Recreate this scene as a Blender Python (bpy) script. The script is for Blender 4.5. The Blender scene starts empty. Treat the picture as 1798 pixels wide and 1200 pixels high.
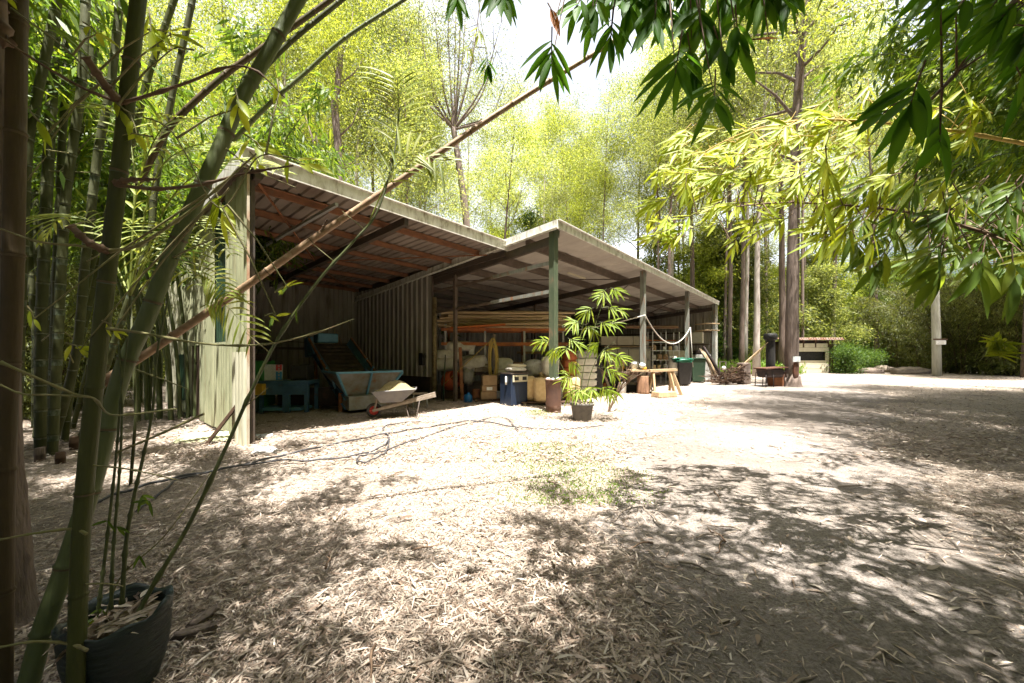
import bpy, math, random
import numpy as np
from mathutils import Vector, Matrix
R = math.radians
random.seed(11)
rng = np.random.default_rng(11)
F, CX, HY, EYE = 650.0, 899.0, 626.0, 1.45
TH = math.atan(551 / 650)
cT, sT = math.cos(TH), math.sin(TH)
PHI = math.pi / 2 - TH
V = Vector
scene = bpy.context.scene
COL = scene.collection

def P(px, py, d):                       # a point of the place seen at a photo pixel, d metres ahead
    return V(((px - CX) / F * d, d, EYE - (py - HY) / F * d))
def G(px, py, h=0.0):                   # the point at height h seen at a photo pixel
    return P(px, py, (EYE - h) * F / (py - HY))
def GD(px, d, h=0.0):                   # a point at height h, d metres ahead
    return V(((px - CX) / F * d, d, h))
def S(u, w, z=0.0):                     # shed frame: u along the fronts, w into the sheds
    return V((u * sT - w * cT, u * cT + w * sT, z))

# ------------------------------------------------------------------ mesh builder
class MB:
    def __init__(s):
        s.v = []; s.f = []; s.mi = []; s.sm = []
    def add(s, verts, faces, mi=0, smooth=False):
        o = len(s.v)
        s.v.extend([tuple(p) for p in verts])
        for f in faces:
            s.f.append(tuple(i + o for i in f)); s.mi.append(mi); s.sm.append(smooth)
        return s
    def box(s, c, size, rz=0.0, mi=0, M=None, taper=1.0):
        x, y, z = size[0] / 2, size[1] / 2, size[2] / 2
        vs = [V((a * x * (taper if k < 0 else 1), b * y * (taper if k < 0 else 1), k * z)) for k in (-1, 1) for a, b in ((-1, -1), (1, -1), (1, 1), (-1, 1))]
        m = M if M is not None else Matrix.Rotation(rz, 3, 'Z')
        vs = [m @ v + V(c) for v in vs]
        return s.add(vs, [(3, 2, 1, 0), (4, 5, 6, 7), (0, 1, 5, 4), (1, 2, 6, 5), (2, 3, 7, 6), (3, 0, 4, 7)], mi)
    def bar(s, a, b, w, h, mi=0, up=(0, 0, 1)):
        a, b = V(a), V(b); d = (b - a).normalized(); u = V(up)
        if abs(d.dot(u)) > .98: u = V((0, 1, 0))
        x = d.cross(u).normalized() * w / 2; y = x.cross(d).normalized() * h / 2
        vs = [p + sx * x + sy * y for p in (a, b) for sx, sy in ((-1, -1), (1, -1), (1, 1), (-1, 1))]
        return s.add(vs, [(3, 2, 1, 0), (4, 5, 6, 7), (0, 1, 5, 4), (1, 2, 6, 5), (2, 3, 7, 6), (3, 0, 4, 7)], mi)
    def tube(s, path, rad, sides=8, cap=True, mi=0, mis=None, smooth=True, jit=0.0):
        path = [V(p) for p in path]; n = len(path)
        if not hasattr(rad, '__len__'): rad = [rad] * n
        t = (path[1] - path[0]).normalized()
        u = t.cross(V((0, 0, 1)))
        if u.length < .1: u = t.cross(V((0, 1, 0)))
        u.normalize()
        o = len(s.v)
        for i, p in enumerate(path):
            if 0 < i < n - 1: t2 = (path[i + 1] - path[i - 1])
            elif i: t2 = path[i] - path[i - 1]
            else: t2 = path[1] - path[0]
            if t2.length < 1e-9: t2 = t
            t = t2.normalized()
            u = u - t * u.dot(t)
            if u.length < 1e-6: u = t.cross(V((.3, .5, .8)))
            u.normalize(); w = t.cross(u)
            for k in range(sides):
                a = 2 * math.pi * k / sides
                r = rad[i] * (1 + (random.uniform(-jit, jit) if jit else 0))
                s.v.append(tuple(p + (u * math.cos(a) + w * math.sin(a)) * r))
        for i in range(n - 1):
            m = mis[i] if mis else mi
            for k in range(sides):
                k2 = (k + 1) % sides
                s.f.append((o + i * sides + k, o + i * sides + k2, o + (i + 1) * sides + k2, o + (i + 1) * sides + k)); s.mi.append(m); s.sm.append(smooth)
        if cap:
            s.f.append(tuple(o + k for k in reversed(range(sides)))); s.mi.append(mi); s.sm.append(False)
            s.f.append(tuple(o + (n - 1) * sides + k for k in range(sides))); s.mi.append(mi); s.sm.append(False)
        return s
    def lathe(s, prof, c=(0, 0, 0), sides=24, mi=0, smooth=True, M=None, closed=False, wob=0.0, mis=None):
        c = V(c); o = len(s.v); n = len(prof)
        ph = random.uniform(0, 6)
        for i, (r, z) in enumerate(prof):
            for k in range(sides):
                a = 2 * math.pi * k / sides
                q = 1 + wob * math.sin(2 * a + ph) + wob * .6 * math.sin(5 * a + ph * 2 + i)
                p = V((r * q * math.cos(a), r * q * math.sin(a), z))
                if M is not None: p = M @ p
                s.v.append(tuple(p + c))
        for i in range(n - 1):
            for k in range(sides):
                k2 = (k + 1) % sides
                s.f.append((o + i * sides + k, o + i * sides + k2, o + (i + 1) * sides + k2, o + (i + 1) * sides + k)); s.mi.append(mis[i] if mis else mi); s.sm.append(smooth)
        if not closed:
            s.f.append(tuple(o + k for k in reversed(range(sides)))); s.mi.append(mi); s.sm.append(False)
            s.f.append(tuple(o + (n - 1) * sides + k for k in range(sides))); s.mi.append(mi); s.sm.append(False)
        return s
    def corr(s, o, du, lu, dv, lv, n, pitch=.076, depth=.018, kind='sine', mi=0, rows=1, jit=0.0):
        """corrugated sheet: du across the ribs, dv along them, n its normal"""
        o, du, dv, n = V(o), V(du).normalized(), V(dv).normalized(), V(n).normalized()
        xs = []
        k = max(1, round(lu / pitch))
        st = [(0, 0), (.25, .5), (.5, 1), (.75, .5)] if kind == 'sine' else [(0, 0), (.62, 0), (.72, 1), (.88, 1), (.98, 0)]
        for i in range(k):
            for a, b in st: xs.append(((i + a) / k * lu, b * depth))
        xs.append((lu, 0))
        ofs = len(s.v); m = len(xs)
        for j in range(rows + 1):
            for x, h in xs:
                s.v.append(tuple(o + du * x + dv * (lv * j / rows) + n * (h + (random.uniform(-jit, jit) if jit else 0))))
        for j in range(rows):
            for i in range(m - 1):
                a = ofs + j * m + i
                s.f.append((a, a + 1, a + m + 1, a + m)); s.mi.append(mi); s.sm.append(kind == 'sine')
        return s
    def leaf(s, b, d, n, L, W, droop=.5, mi=0, fold=.22, seg=5):
        """one lanceolate leaf with a folded midrib, bending down along its length"""
        b, d, n = V(b), V(d).normalized(), V(n)
        prof = [.18, .8, 1., .86, .5, 0] if seg == 5 else [.25, 1., .75, 0]
        o = len(s.v); p = b.copy(); st = L / seg
        for i in range(seg + 1):
            t = i / seg
            side = d.cross(n)
            if side.length < 1e-4: side = d.cross(V((.3, .2, 1)))
            side.normalize(); nn = side.cross(d)
            w = W / 2 * prof[i]
            s.v.append(tuple(p + side * w + nn * w * fold * 2)); s.v.append(tuple(p)); s.v.append(tuple(p - side * w + nn * w * fold * 2))
            d = (d + V((0, 0, -1)) * droop / seg * (.4 + t)).normalized()
            p = p + d * st
        for i in range(seg):
            a = o + i * 3
            s.f.append((a, a + 1, a + 4, a + 3)); s.f.append((a + 1, a + 2, a + 5, a + 4))
            s.mi += [mi, mi]; s.sm += [True, True]
        return s
    def sack(s, c, size, M=None, e=.55, nz=.06, mi=0, nu=20, nv=12, seed=None):
        """a stuffed bag: rounded box with creases"""
        rs = random.Random(seed if seed is not None else random.random())
        fr = [(rs.uniform(2, 5), rs.uniform(2, 6), rs.uniform(0, 6), rs.uniform(0, 6)) for _ in range(4)]
        def pw(x): return math.copysign(abs(x) ** e, x)
        vs = []
        for j in range(nv + 1):
            ph = -math.pi / 2 + math.pi * j / nv
            for i in range(nu):
                th = 2 * math.pi * i / nu
                q = 1 + sum(nz * .5 * math.sin(a * th + p1) * math.sin(bb * ph * 2 + p2) for a, bb, p1, p2 in [(round(f[0]), f[1], f[2], f[3]) for f in fr])
                p = V((pw(math.cos(ph)) * pw(math.cos(th)) * size[0] / 2 * q, pw(math.cos(ph)) * pw(math.sin(th)) * size[1] / 2 * q, pw(math.sin(ph)) * size[2] / 2 * q))
                if M is not None: p = M @ p
                vs.append(p + V(c))
        fs = [(j * nu + i, j * nu + (i + 1) % nu, (j + 1) * nu + (i + 1) % nu, (j + 1) * nu + i) for j in range(nv) for i in range(nu)]
        return s.add(vs, fs, mi, True)
    def build(s, name, mats, parent=None, bevel=0.0, subs=0):
        me = bpy.data.meshes.new(name)
        me.from_pydata(s.v, [], s.f)
        if not isinstance(mats, (list, tuple)): mats = [mats]
        for m in mats: me.materials.append(m)
        me.polygons.foreach_set('material_index', s.mi)
        me.polygons.foreach_set('use_smooth', s.sm)
        me.update()
        o = bpy.data.objects.new(name, me); COL.objects.link(o)
        if parent: o.parent = parent
        if bevel:
            b = o.modifiers.new('bevel', 'BEVEL'); b.width = bevel; b.segments = 2; b.limit_method = 'ANGLE'; b.angle_limit = R(40)
        return o

def np_mesh(name, verts, faces, mats, parent=None, smooth=False):
    """verts (n,3), faces (m,k) of equal size k"""
    me = bpy.data.meshes.new(name)
    verts = np.ascontiguousarray(verts, dtype=np.float32); faces = np.ascontiguousarray(faces, dtype=np.int32)
    m, k = faces.shape
    me.vertices.add(len(verts)); me.vertices.foreach_set('co', verts.ravel())
    me.loops.add(m * k); me.loops.foreach_set('vertex_index', faces.ravel())
    me.polygons.add(m); me.polygons.foreach_set('loop_start', np.arange(0, m * k, k, dtype=np.int32))
    if smooth: me.polygons.foreach_set('use_smooth', np.ones(m, dtype=bool))
    if not isinstance(mats, (list, tuple)): mats = [mats]
    for a in mats: me.materials.append(a)
    me.update(calc_edges=True)
    o = bpy.data.objects.new(name, me); COL.objects.link(o)
    if parent: o.parent = parent
    return o

def norm(a): return a / np.maximum(np.linalg.norm(a, axis=1, keepdims=True), 1e-9)

def leaf_quads(B, D, L, W, droop=.3, N=None):
    """diamond leaves folded along the midrib: base, side, tip, side"""
    n = len(B); D = norm(D)
    if N is None: N = rng.normal(size=(n, 3)) + np.array([0, 0, .8])
    Sd = norm(np.cross(D, N)); Nn = np.cross(Sd, D)
    L = np.broadcast_to(np.asarray(L, float), (n,))[:, None]; W = np.broadcast_to(np.asarray(W, float), (n,))[:, None]
    dn = np.array([0, 0, -1.0])
    mid = B + D * L * .42 + dn * L * droop * .12
    tip = B + D * L * .97 + dn * L * droop * .5
    lift = Nn * W * .12
    a = mid + Sd * W * .5 + lift; b = mid - Sd * W * .5 + lift
    vs = np.stack([B, a, tip, b], axis=1).reshape(-1, 3)
    fs = np.arange(4 * n).reshape(n, 4)
    return vs, fs

def tag(o, label=None, cat=None, group=None, kind=None):
    if label: o['label'] = label
    if cat: o['category'] = cat
    if group: o['group'] = group
    if kind: o['kind'] = kind
    return o

def thing(name, label, cat, loc=(0, 0, 0), rz=0.0, group=None):
    o = bpy.data.objects.new(name, None); COL.objects.link(o)
    o.location = loc; o.rotation_euler = (0, 0, rz); o.empty_display_size = .2
    return tag(o, label, cat, group)

def single(mb, name, mats, label, cat, loc=(0, 0, 0), rz=0.0, group=None, bevel=0.0):
    o = mb.build(name, mats, None, bevel); o.location = loc; o.rotation_euler = (0, 0, rz)
    return tag(o, label, cat, group)

def dup(root, loc, rz=0.0, sc=1.0, label=None, group=None):
    r = root.copy(); COL.objects.link(r); r.location = loc; r.rotation_euler = (0, 0, rz); r.scale = (sc, sc, sc) if not hasattr(sc, '__len__') else sc
    if label: r['label'] = label
    if group: r['group'] = group
    for ch in list(root.children):
        c = ch.copy(); COL.objects.link(c); c.parent = r
        for g in ch.children:
            d = g.copy(); COL.objects.link(d); d.parent = c
    return r

def spline(pts, n=40):
    pts = [V(p) for p in pts]
    if len(pts) == 2: return [pts[0].lerp(pts[1], i / n) for i in range(n + 1)]
    q = [pts[0] * 2 - pts[1]] + pts + [pts[-1] * 2 - pts[-2]]
    out = []; m = len(pts) - 1
    for i in range(n + 1):
        t = i / n * m; k = min(int(t), m - 1); f = t - k
        a, b, c, d = q[k], q[k + 1], q[k + 2], q[k + 3]
        out.append(.5 * ((2 * b) + (c - a) * f + (2 * a - 5 * b + 4 * c - d) * f * f + (3 * b - a - 3 * c + d) * f ** 3))
    return out

# ------------------------------------------------------------------ materials
def _nt(name):
    m = bpy.data.materials.new(name); m.use_nodes = True
    nt = m.node_tree; nt.nodes.clear()
    return m, nt, nt.nodes.new('ShaderNodeOutputMaterial')
def rgba(c): return (c[0], c[1], c[2], 1)

def mat(name, c1, c2=None, c3=None, scale=4.0, stretch=(1, 1, 1), rough=.75, metal=0.0, bump=0.0, bscale=30.0, spec=.3, pos=(.35, .55, .72), bstretch=None, detail=7.0):
    m, nt, out = _nt(name); N = nt.nodes; L = nt.links
    b = N.new('ShaderNodeBsdfPrincipled'); L.new(b.outputs[0], out.inputs[0])
    b.inputs['Roughness'].default_value = rough; b.inputs['Metallic'].default_value = metal
    b.inputs['Specular IOR Level'].default_value = spec
    tc = N.new('ShaderNodeTexCoord'); mp = N.new('ShaderNodeMapping'); L.new(tc.outputs['Object'], mp.inputs[0])
    mp.inputs['Scale'].default_value = stretch
    c2 = c2 or tuple(x * .7 for x in c1)
    no = N.new('ShaderNodeTexNoise'); no.inputs['Scale'].default_value = scale; no.inputs['Detail'].default_value = detail; no.inputs['Roughness'].default_value = .62
    L.new(mp.outputs[0], no.inputs['Vector'])
    rp = N.new('ShaderNodeValToRGB'); L.new(no.outputs['Fac'], rp.inputs[0])
    e = rp.color_ramp.elements
    e[0].position = pos[0]; e[0].color = rgba(c1); e[1].position = pos[1]; e[1].color = rgba(c2)
    if c3:
        k = e.new(pos[2]); k.color = rgba(c3)
    L.new(rp.outputs[0], b.inputs['Base Color'])
    if bump:
        n2 = N.new('ShaderNodeTexNoise'); n2.inputs['Scale'].default_value = bscale; n2.inputs['Detail'].default_value = 6
        m2 = N.new('ShaderNodeMapping'); m2.inputs['Scale'].default_value = bstretch or stretch
        L.new(tc.outputs['Object'], m2.inputs[0]); L.new(m2.outputs[0], n2.inputs['Vector'])
        bp = N.new('ShaderNodeBump'); bp.inputs['Strength'].default_value = bump; bp.inputs['Distance'].default_value = .02
        L.new(n2.outputs['Fac'], bp.inputs['Height']); L.new(bp.outputs[0], b.inputs['Normal'])
    return m

def leafmat(name, cols, tcol=1.0, tmix=.45, rough=.5, objvar=.35, spec=.35, warm=(1.25, 1.15, .55)):
    """leaf: cols are the tints that whole leaves take at random; light passes through, yellowed"""
    m, nt, out = _nt(name); N = nt.nodes; L = nt.links
    g = N.new('ShaderNodeNewGeometry'); oi = N.new('ShaderNodeObjectInfo')
    rp = N.new('ShaderNodeValToRGB'); L.new(g.outputs['Random Per Island'], rp.inputs[0])
    e = rp.color_ramp.elements
    e[0].position = 0; e[0].color = rgba(cols[0]); e[1].position = 1; e[1].color = rgba(cols[-1])
    for i in range(1, len(cols) - 1):
        k = e.new(i / (len(cols) - 1)); k.color = rgba(cols[i])
    ma = N.new('ShaderNodeMapRange'); L.new(oi.outputs['Random'], ma.inputs[0])
    ma.inputs[3].default_value = 1 - objvar; ma.inputs[4].default_value = 1 + objvar
    mx = N.new('ShaderNodeVectorMath'); mx.operation = 'SCALE'; L.new(rp.outputs[0], mx.inputs[0]); L.new(ma.outputs[0], mx.inputs['Scale'])
    b = N.new('ShaderNodeBsdfPrincipled'); b.inputs['Roughness'].default_value = rough; b.inputs['Specular IOR Level'].default_value = spec
    L.new(mx.outputs[0], b.inputs['Base Color'])
    t = N.new('ShaderNodeBsdfTranslucent')
    tv = N.new('ShaderNodeVectorMath'); tv.operation = 'MULTIPLY'; L.new(mx.outputs[0], tv.inputs[0]); tv.inputs[1].default_value = tuple(w * tcol for w in warm)
    L.new(tv.outputs[0], t.inputs[0])
    ms = N.new('ShaderNodeMixShader'); ms.inputs[0].default_value = tmix
    L.new(b.outputs[0], ms.inputs[1]); L.new(t.outputs[0], ms.inputs[2]); L.new(ms.outputs[0], out.inputs[0])
    return m

M = {}
M['cream_sheet'] = mat('cream_sheet', (.40, .40, .25), (.31, .32, .19), (.20, .16, .09), scale=2.2, stretch=(3, 3, .5), rough=.5, metal=.0, pos=(.38, .55, .74))
M['pale_sheet'] = mat('pale_sheet', (.60, .58, .44), (.48, .46, .32), (.28, .21, .12), scale=2.0, stretch=(3, 3, .5), rough=.45, pos=(.4, .58, .76))
M['green_sheet'] = mat('green_sheet', (.035, .075, .04), (.02, .045, .025), scale=3, stretch=(3, 3, .5), rough=.35)
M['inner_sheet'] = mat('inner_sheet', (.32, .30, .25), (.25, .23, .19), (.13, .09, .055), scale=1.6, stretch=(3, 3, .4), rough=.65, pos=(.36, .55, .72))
M['partition'] = mat('partition', (.34, .32, .28), (.25, .23, .2), scale=2, stretch=(2, 2, .4), rough=.5)
M['roof_under'] = mat('roof_under', (.27, .22, .185), (.21, .17, .14), (.14, .09, .06), scale=2.5, stretch=(1, .3, 1), rough=.55)
M['roof_pale'] = mat('roof_pale', (.44, .40, .35), (.37, .33, .29), scale=1.2, rough=.55)
M['fascia'] = mat('fascia', (.72, .71, .65), (.60, .58, .51), (.32, .28, .22), scale=5, stretch=(2, 2, .8), rough=.5, pos=(.4, .54, .68), bump=.15, bscale=4)
M['rust'] = mat('rust', (.28, .11, .045), (.2, .085, .04), (.11, .055, .03), scale=5, rough=.85, bump=.25)
M['rust_purlin'] = mat('rust_purlin', (.24, .11, .055), (.18, .085, .045), (.14, .10, .07), scale=4, rough=.8)
M['trim_rusty'] = mat('trim_rusty', (.50, .47, .38), (.40, .33, .24), (.30, .13, .06), scale=2.2, stretch=(1, 1, .6), rough=.6, pos=(.35, .5, .62))
M['rust_dark'] = mat('rust_dark', (.14, .06, .035), (.09, .045, .03), scale=4, rough=.85)
M['dark_steel'] = mat('dark_steel', (.055, .045, .038), (.08, .06, .045), scale=5, rough=.6)
M['brown_steel'] = mat('brown_steel', (.14, .105, .08), (.10, .075, .055), scale=4, rough=.6)
M['post_green'] = mat('post_green', (.06, .08, .045), (.085, .10, .06), (.20, .12, .075), scale=2.4, stretch=(3, 3, .7), rough=.6, pos=(.4, .58, .68))
M['post_grey'] = mat('post_grey', (.22, .225, .195), (.16, .165, .14), (.22, .11, .06), scale=3, stretch=(3, 3, .6), rough=.55, pos=(.4, .55, .66))
M['galv'] = mat('galv', (.42, .42, .40), (.33, .33, .31), scale=6, rough=.4, metal=.3)
M['mustard'] = mat('mustard', (.25, .2, .1), (.16, .12, .06), (.09, .055, .03), scale=9, rough=.8)
M['wood_pale'] = mat('wood_pale', (.46, .34, .2), (.36, .25, .14), scale=6, stretch=(1, 1, .15), rough=.8, bump=.2)
M['wood_grey'] = mat('wood_grey', (.28, .23, .18), (.2, .16, .12), scale=7, stretch=(1, .2, 1), rough=.85, bump=.2)
M['wood_dark'] = mat('wood_dark', (.10, .06, .035), (.07, .04, .025), scale=6, rough=.85, bump=.25)
M['stump'] = mat('stump', (.30, .17, .1), (.2, .11, .065), (.10, .06, .04), scale=8, stretch=(2, 2, .2), rough=.9, bump=.6, bscale=25)
M['bamboo_dry'] = mat('bamboo_dry', (.52, .41, .25), (.42, .30, .17), (.26, .18, .10), scale=4, stretch=(.3, 2, 2), rough=.5)
M['pole_dry'] = mat('pole_dry', (.33, .23, .14), (.24, .15, .085), (.42, .33, .22), scale=9, stretch=(1, 1, 1), rough=.55, bump=.15)
M['node_dark'] = mat('node_dark', (.07, .055, .03), (.12, .09, .05), scale=20, rough=.8)
M['node_pale'] = mat('node_pale', (.22, .24, .16), (.10, .10, .06), scale=14, rough=.8)
M['blue_paint'] = mat('blue_paint', (.06, .13, .21), (.045, .10, .16), (.15, .10, .06), scale=4, rough=.5, pos=(.4, .6, .75))
M['blue_light'] = mat('blue_light', (.13, .30, .42), (.10, .24, .34), scale=5, rough=.45)
M['navy'] = mat('navy', (.014, .024, .05), (.018, .028, .05), scale=4, rough=.4)
M['hopper_metal'] = mat('hopper_metal', (.26, .26, .24), (.22, .2, .16), (.24, .11, .05), scale=3.5, rough=.5, metal=.2, pos=(.4, .55, .7))
M['belt'] = mat('belt', (.10, .07, .05), (.06, .045, .035), scale=8, rough=.95, bump=.4)
M['red_plastic'] = mat('red_plastic', (.5, .05, .03), (.4, .04, .03), scale=9, rough=.5)
M['rubber'] = mat('rubber', (.03, .03, .03), (.05, .045, .04), scale=12, rough=.85, bump=.2)
M['grey_plastic'] = mat('grey_plastic', (.13, .125, .13), (.17, .16, .15), scale=6, rough=.6)
M['chips'] = mat('chips', (.36, .30, .15), (.22, .18, .09), (.45, .38, .22), scale=40, rough=.95, bump=.9, bscale=60)
M['green_paint'] = mat('green_paint', (.04, .2, .045), (.03, .15, .035), scale=4, rough=.5)
M['black'] = mat('black', (.015, .015, .015), (.03, .028, .025), scale=6, rough=.6)
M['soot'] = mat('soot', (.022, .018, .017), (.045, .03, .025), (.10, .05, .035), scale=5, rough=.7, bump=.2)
M['yellow'] = mat('yellow', (.55, .33, .03), (.45, .27, .03), scale=5, rough=.5)
M['white'] = mat('white', (.75, .75, .72), (.66, .65, .6), scale=5, rough=.5)
M['board_white'] = mat('board_white', (.62, .64, .62), (.52, .56, .55), scale=12, rough=.4)
M['board_red'] = mat('board_red', (.62, .07, .09), (.5, .06, .08), scale=8, rough=.4)
M['board_blue'] = mat('board_blue', (.05, .25, .5), (.05, .2, .42), scale=8, rough=.4)
M['cream'] = mat('cream', (.60, .55, .40), (.52, .47, .34), scale=3, rough=.5)
M['sack_white'] = mat('sack_white', (.66, .63, .56), (.56, .53, .46), (.42, .38, .32), scale=6, rough=.65, bump=.5, bscale=14)
M['sack_tan'] = mat('sack_tan', (.60, .44, .24), (.52, .37, .19), scale=9, rough=.8, bump=.5, bscale=22)
M['sack_grey'] = mat('sack_grey', (.24, .23, .21), (.34, .32, .3), scale=9, rough=.35, bump=.7, bscale=12)
M['sack_red'] = mat('sack_red', (.45, .13, .05), (.38, .10, .04), (.5, .24, .12), scale=9, rough=.7, bump=.4)
M['orange'] = mat('orange', (.52, .14, .03), (.42, .11, .03), scale=6, rough=.55)
M['orange_beam'] = mat('orange_beam', (.48, .16, .04), (.36, .12, .04), (.2, .08, .04), scale=5, rough=.55)
M['cardboard'] = mat('cardboard', (.34, .23, .13), (.28, .18, .1), scale=5, rough=.9)
M['blue_plastic'] = mat('blue_plastic', (.015, .12, .3), (.015, .1, .25), scale=5, rough=.35)
M['bin_dark'] = mat('bin_dark', (.035, .034, .036), (.05, .048, .05), scale=5, rough=.55)
M['bin_green'] = mat('bin_green', (.03, .06, .035), (.04, .075, .045), scale=5, rough=.55)
M['green_bag'] = mat('green_bag', (.02, .17, .10), (.018, .13, .075), scale=8, rough=.35, bump=.4, bscale=15)
M['rope_yellow'] = mat('rope_yellow', (.48, .36, .10), (.4, .28, .08), scale=30, rough=.8)
M['rope_white'] = mat('rope_white', (.60, .56, .5), (.5, .46, .4), scale=30, rough=.8)
M['hose'] = mat('hose', (.035, .035, .04), (.06, .058, .06), scale=15, rough=.55)
M['pot_green'] = mat('pot_green', (.013, .02, .018), (.02, .028, .025), scale=5, stretch=(1, 1, 2), rough=.42, bump=.6, bscale=9, bstretch=(1, 1, 5))
M['pot_grey'] = mat('pot_grey', (.08, .075, .065), (.11, .1, .085), scale=9, rough=.8)
M['soil'] = mat('soil', (.10, .07, .045), (.26, .2, .13), (.42, .34, .24), scale=28, rough=.95, bump=.8)
M['stone'] = mat('stone', (.55, .53, .5), (.42, .4, .37), scale=9, rough=.85, bump=.4)
M['rusty_roof'] = mat('rusty_roof', (.50, .42, .38), (.36, .2, .14), (.30, .13, .08), scale=2, stretch=(3, .4, 1), rough=.6)
M['culm_green'] = mat('culm_green', (.044, .05, .013), (.058, .064, .018), (.026, .03, .011), scale=5, stretch=(1, 1, .25), rough=.5, bump=.35, bscale=35, bstretch=(1, 1, .12), detail=10, spec=.2)
M['culm_pale'] = mat('culm_pale', (.115, .135, .06), (.085, .105, .04), (.16, .165, .09), scale=5, stretch=(1, 1, .3), rough=.45, bump=.35, bscale=35, bstretch=(1, 1, .12), detail=10, spec=.2)
M['culm_brown'] = mat('culm_brown', (.085, .058, .03), (.06, .043, .02), (.045, .05, .018), scale=6, stretch=(1, 1, .4), rough=.6, bump=.35, bscale=35, bstretch=(1, 1, .12), detail=10, spec=.2)
M['culm_dark'] = mat('culm_dark', (.042, .048, .016), (.06, .064, .024), (.12, .125, .07), scale=3, stretch=(1, 1, .6), rough=.6, bump=.35, bscale=35, bstretch=(1, 1, .12), detail=10, spec=.2)
M['twig'] = mat('twig', (.15, .15, .05), (.2, .18, .08), (.1, .06, .03), scale=14, rough=.6)
M['twig_brown'] = mat('twig_brown', (.075, .045, .026), (.14, .09, .055), scale=14, rough=.8)
M['stem_green'] = mat('stem_green', (.085, .10, .03), (.06, .07, .025), scale=9, rough=.5)
M['bloom'] = mat('bloom', (.13, .15, .11), (.06, .08, .04), (.03, .04, .02), scale=18, stretch=(1, 1, .4), rough=.7, pos=(.38, .5, .62))
M['bark_gum'] = mat('bark_gum', (.19, .15, .12), (.14, .105, .085), (.07, .05, .04), scale=5, stretch=(2, 2, .35), rough=.9, bump=.4, bscale=14)
M['bark_pale'] = mat('bark_pale', (.42, .38, .33), (.33, .29, .25), (.2, .15, .12), scale=4, stretch=(1.5, 1.5, .3), rough=.85, bump=.3, bscale=12)
M['bark_brown'] = mat('bark_brown', (.17, .13, .105), (.115, .085, .068), (.055, .042, .034), scale=9, stretch=(3, 3, .25), rough=.95, bump=.9, bscale=16, bstretch=(3, 3, .4))
M['grey_post'] = mat('grey_post', (.40, .40, .34), (.32, .32, .27), (.24, .24, .19), scale=7, stretch=(2, 2, .2), rough=.9, bump=.3)
M['leaf_gum'] = leafmat('leaf_gum', [(.07, .10, .03), (.15, .185, .045), (.28, .31, .07), (.42, .43, .15)], tmix=.5, tcol=1.5, objvar=.45, warm=(1.15, 1.12, .7))
M['leaf_lime'] = leafmat('leaf_lime', [(.12, .16, .028), (.23, .27, .04), (.37, .40, .06)], tmix=.55, tcol=1.45, objvar=.3, warm=(1.2, 1.15, .65))
M['leaf_shrub'] = leafmat('leaf_shrub', [(.035, .075, .015), (.06, .12, .02), (.11, .17, .025)], tmix=.45, tcol=1.25)
M['leaf_dark'] = leafmat('leaf_dark', [(.06, .08, .022), (.115, .135, .034), (.2, .22, .06)], tmix=.45, tcol=1.3)
M['leaf_bamboo'] = leafmat('leaf_bamboo', [(.05, .095, .014), (.085, .15, .02), (.13, .20, .025), (.19, .24, .03)], tmix=.5, tcol=1.45, objvar=.2)
M['leaf_sunny'] = leafmat('leaf_sunny', [(.2, .27, .02), (.29, .35, .03), (.38, .42, .05)], tmix=.5, tcol=1.3, objvar=.1)  # bamboo leaf in its sunlit tone: the sun's yellow is put into the colour
M['leaf_hang'] = leafmat('leaf_hang', [(.034, .095, .01), (.05, .13, .012), (.08, .17, .018)], tmix=.5, tcol=1.5, objvar=.1, rough=.55, spec=.15)
M['leaf_cane'] = leafmat('leaf_cane', [(.14, .22, .02), (.21, .30, .028), (.30, .36, .045)], tmix=.5, tcol=1.3, objvar=.1)
M['leaf_brown'] = leafmat('leaf_brown', [(.4, .16, .05), (.34, .2, .08)], tmix=.4, warm=(1.1, .8, .5))
M['leaf_palm'] = leafmat('leaf_palm', [(.16, .22, .03), (.24, .29, .05), (.32, .34, .09)], tmix=.4, objvar=.1, spec=.5)
M['grass'] = leafmat('grass', [(.10, .19, .02), (.16, .27, .03), (.24, .32, .05)], tmix=.5, objvar=.1)
SKY, SUNE, EXPO = .05, 5, 2.2
# ================================================================== the two sheds
PL, PR = .035, .085          # roof falls
LW = 6.13; LD = 8.55         # left shed: along u, into w
HLU = 4.60                   # underside of the left roof at the front
sh = thing('open_shed', 'lower tin shed with rusty purlins and a corrugated side wall, next to the bamboo', 'shed', S(1.80, 7.0), PHI)
zr = lambda y: HLU - PL * y
b = MB(); b.corr((-.12, -.1, HLU + .035), (1, 0, 0), LW + .12, V((0, 1, -PL)), LD + .3, V((0, PL, 1)), pitch=.24, depth=.035, kind='rib')
b.build('roof', [M['roof_under']], sh)
b = MB(); b.box((LW / 2 - .05, -.115, 4.565), (LW + .2, .03, .26)); b.box((LW / 2 - .05, -.14, 4.685), (LW + .2, .08, .02)); b.build('fascia', M['fascia'], sh)
b = MB(); b.box((-.14, 2.2, 4.54), (.03, 4.6, .24)); b.build('fascia', M['fascia'], sh)
for y in (.9, 2.15, 3.4, 4.65, 5.9, 7.2, 8.3):
    b = MB(); z = zr(y) - .06
    b.box((LW / 2, y, z + .015), (LW - .1, .012, .10)); b.box((LW / 2, y + .03, z - .04), (LW - .1, .06, .008)); b.box((LW / 2, y - .035, z + .066), (LW - .1, .06, .008))
    b.build('purlin', M['rust_purlin'], sh)
for x in (.1, 2.85, LW - .02):
    b = MB(); b.bar((x, -.05, zr(0) - .22), (x, LD, zr(LD) - .22), .1, .16); b.build('rafter', M['dark_steel'], sh)
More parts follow.
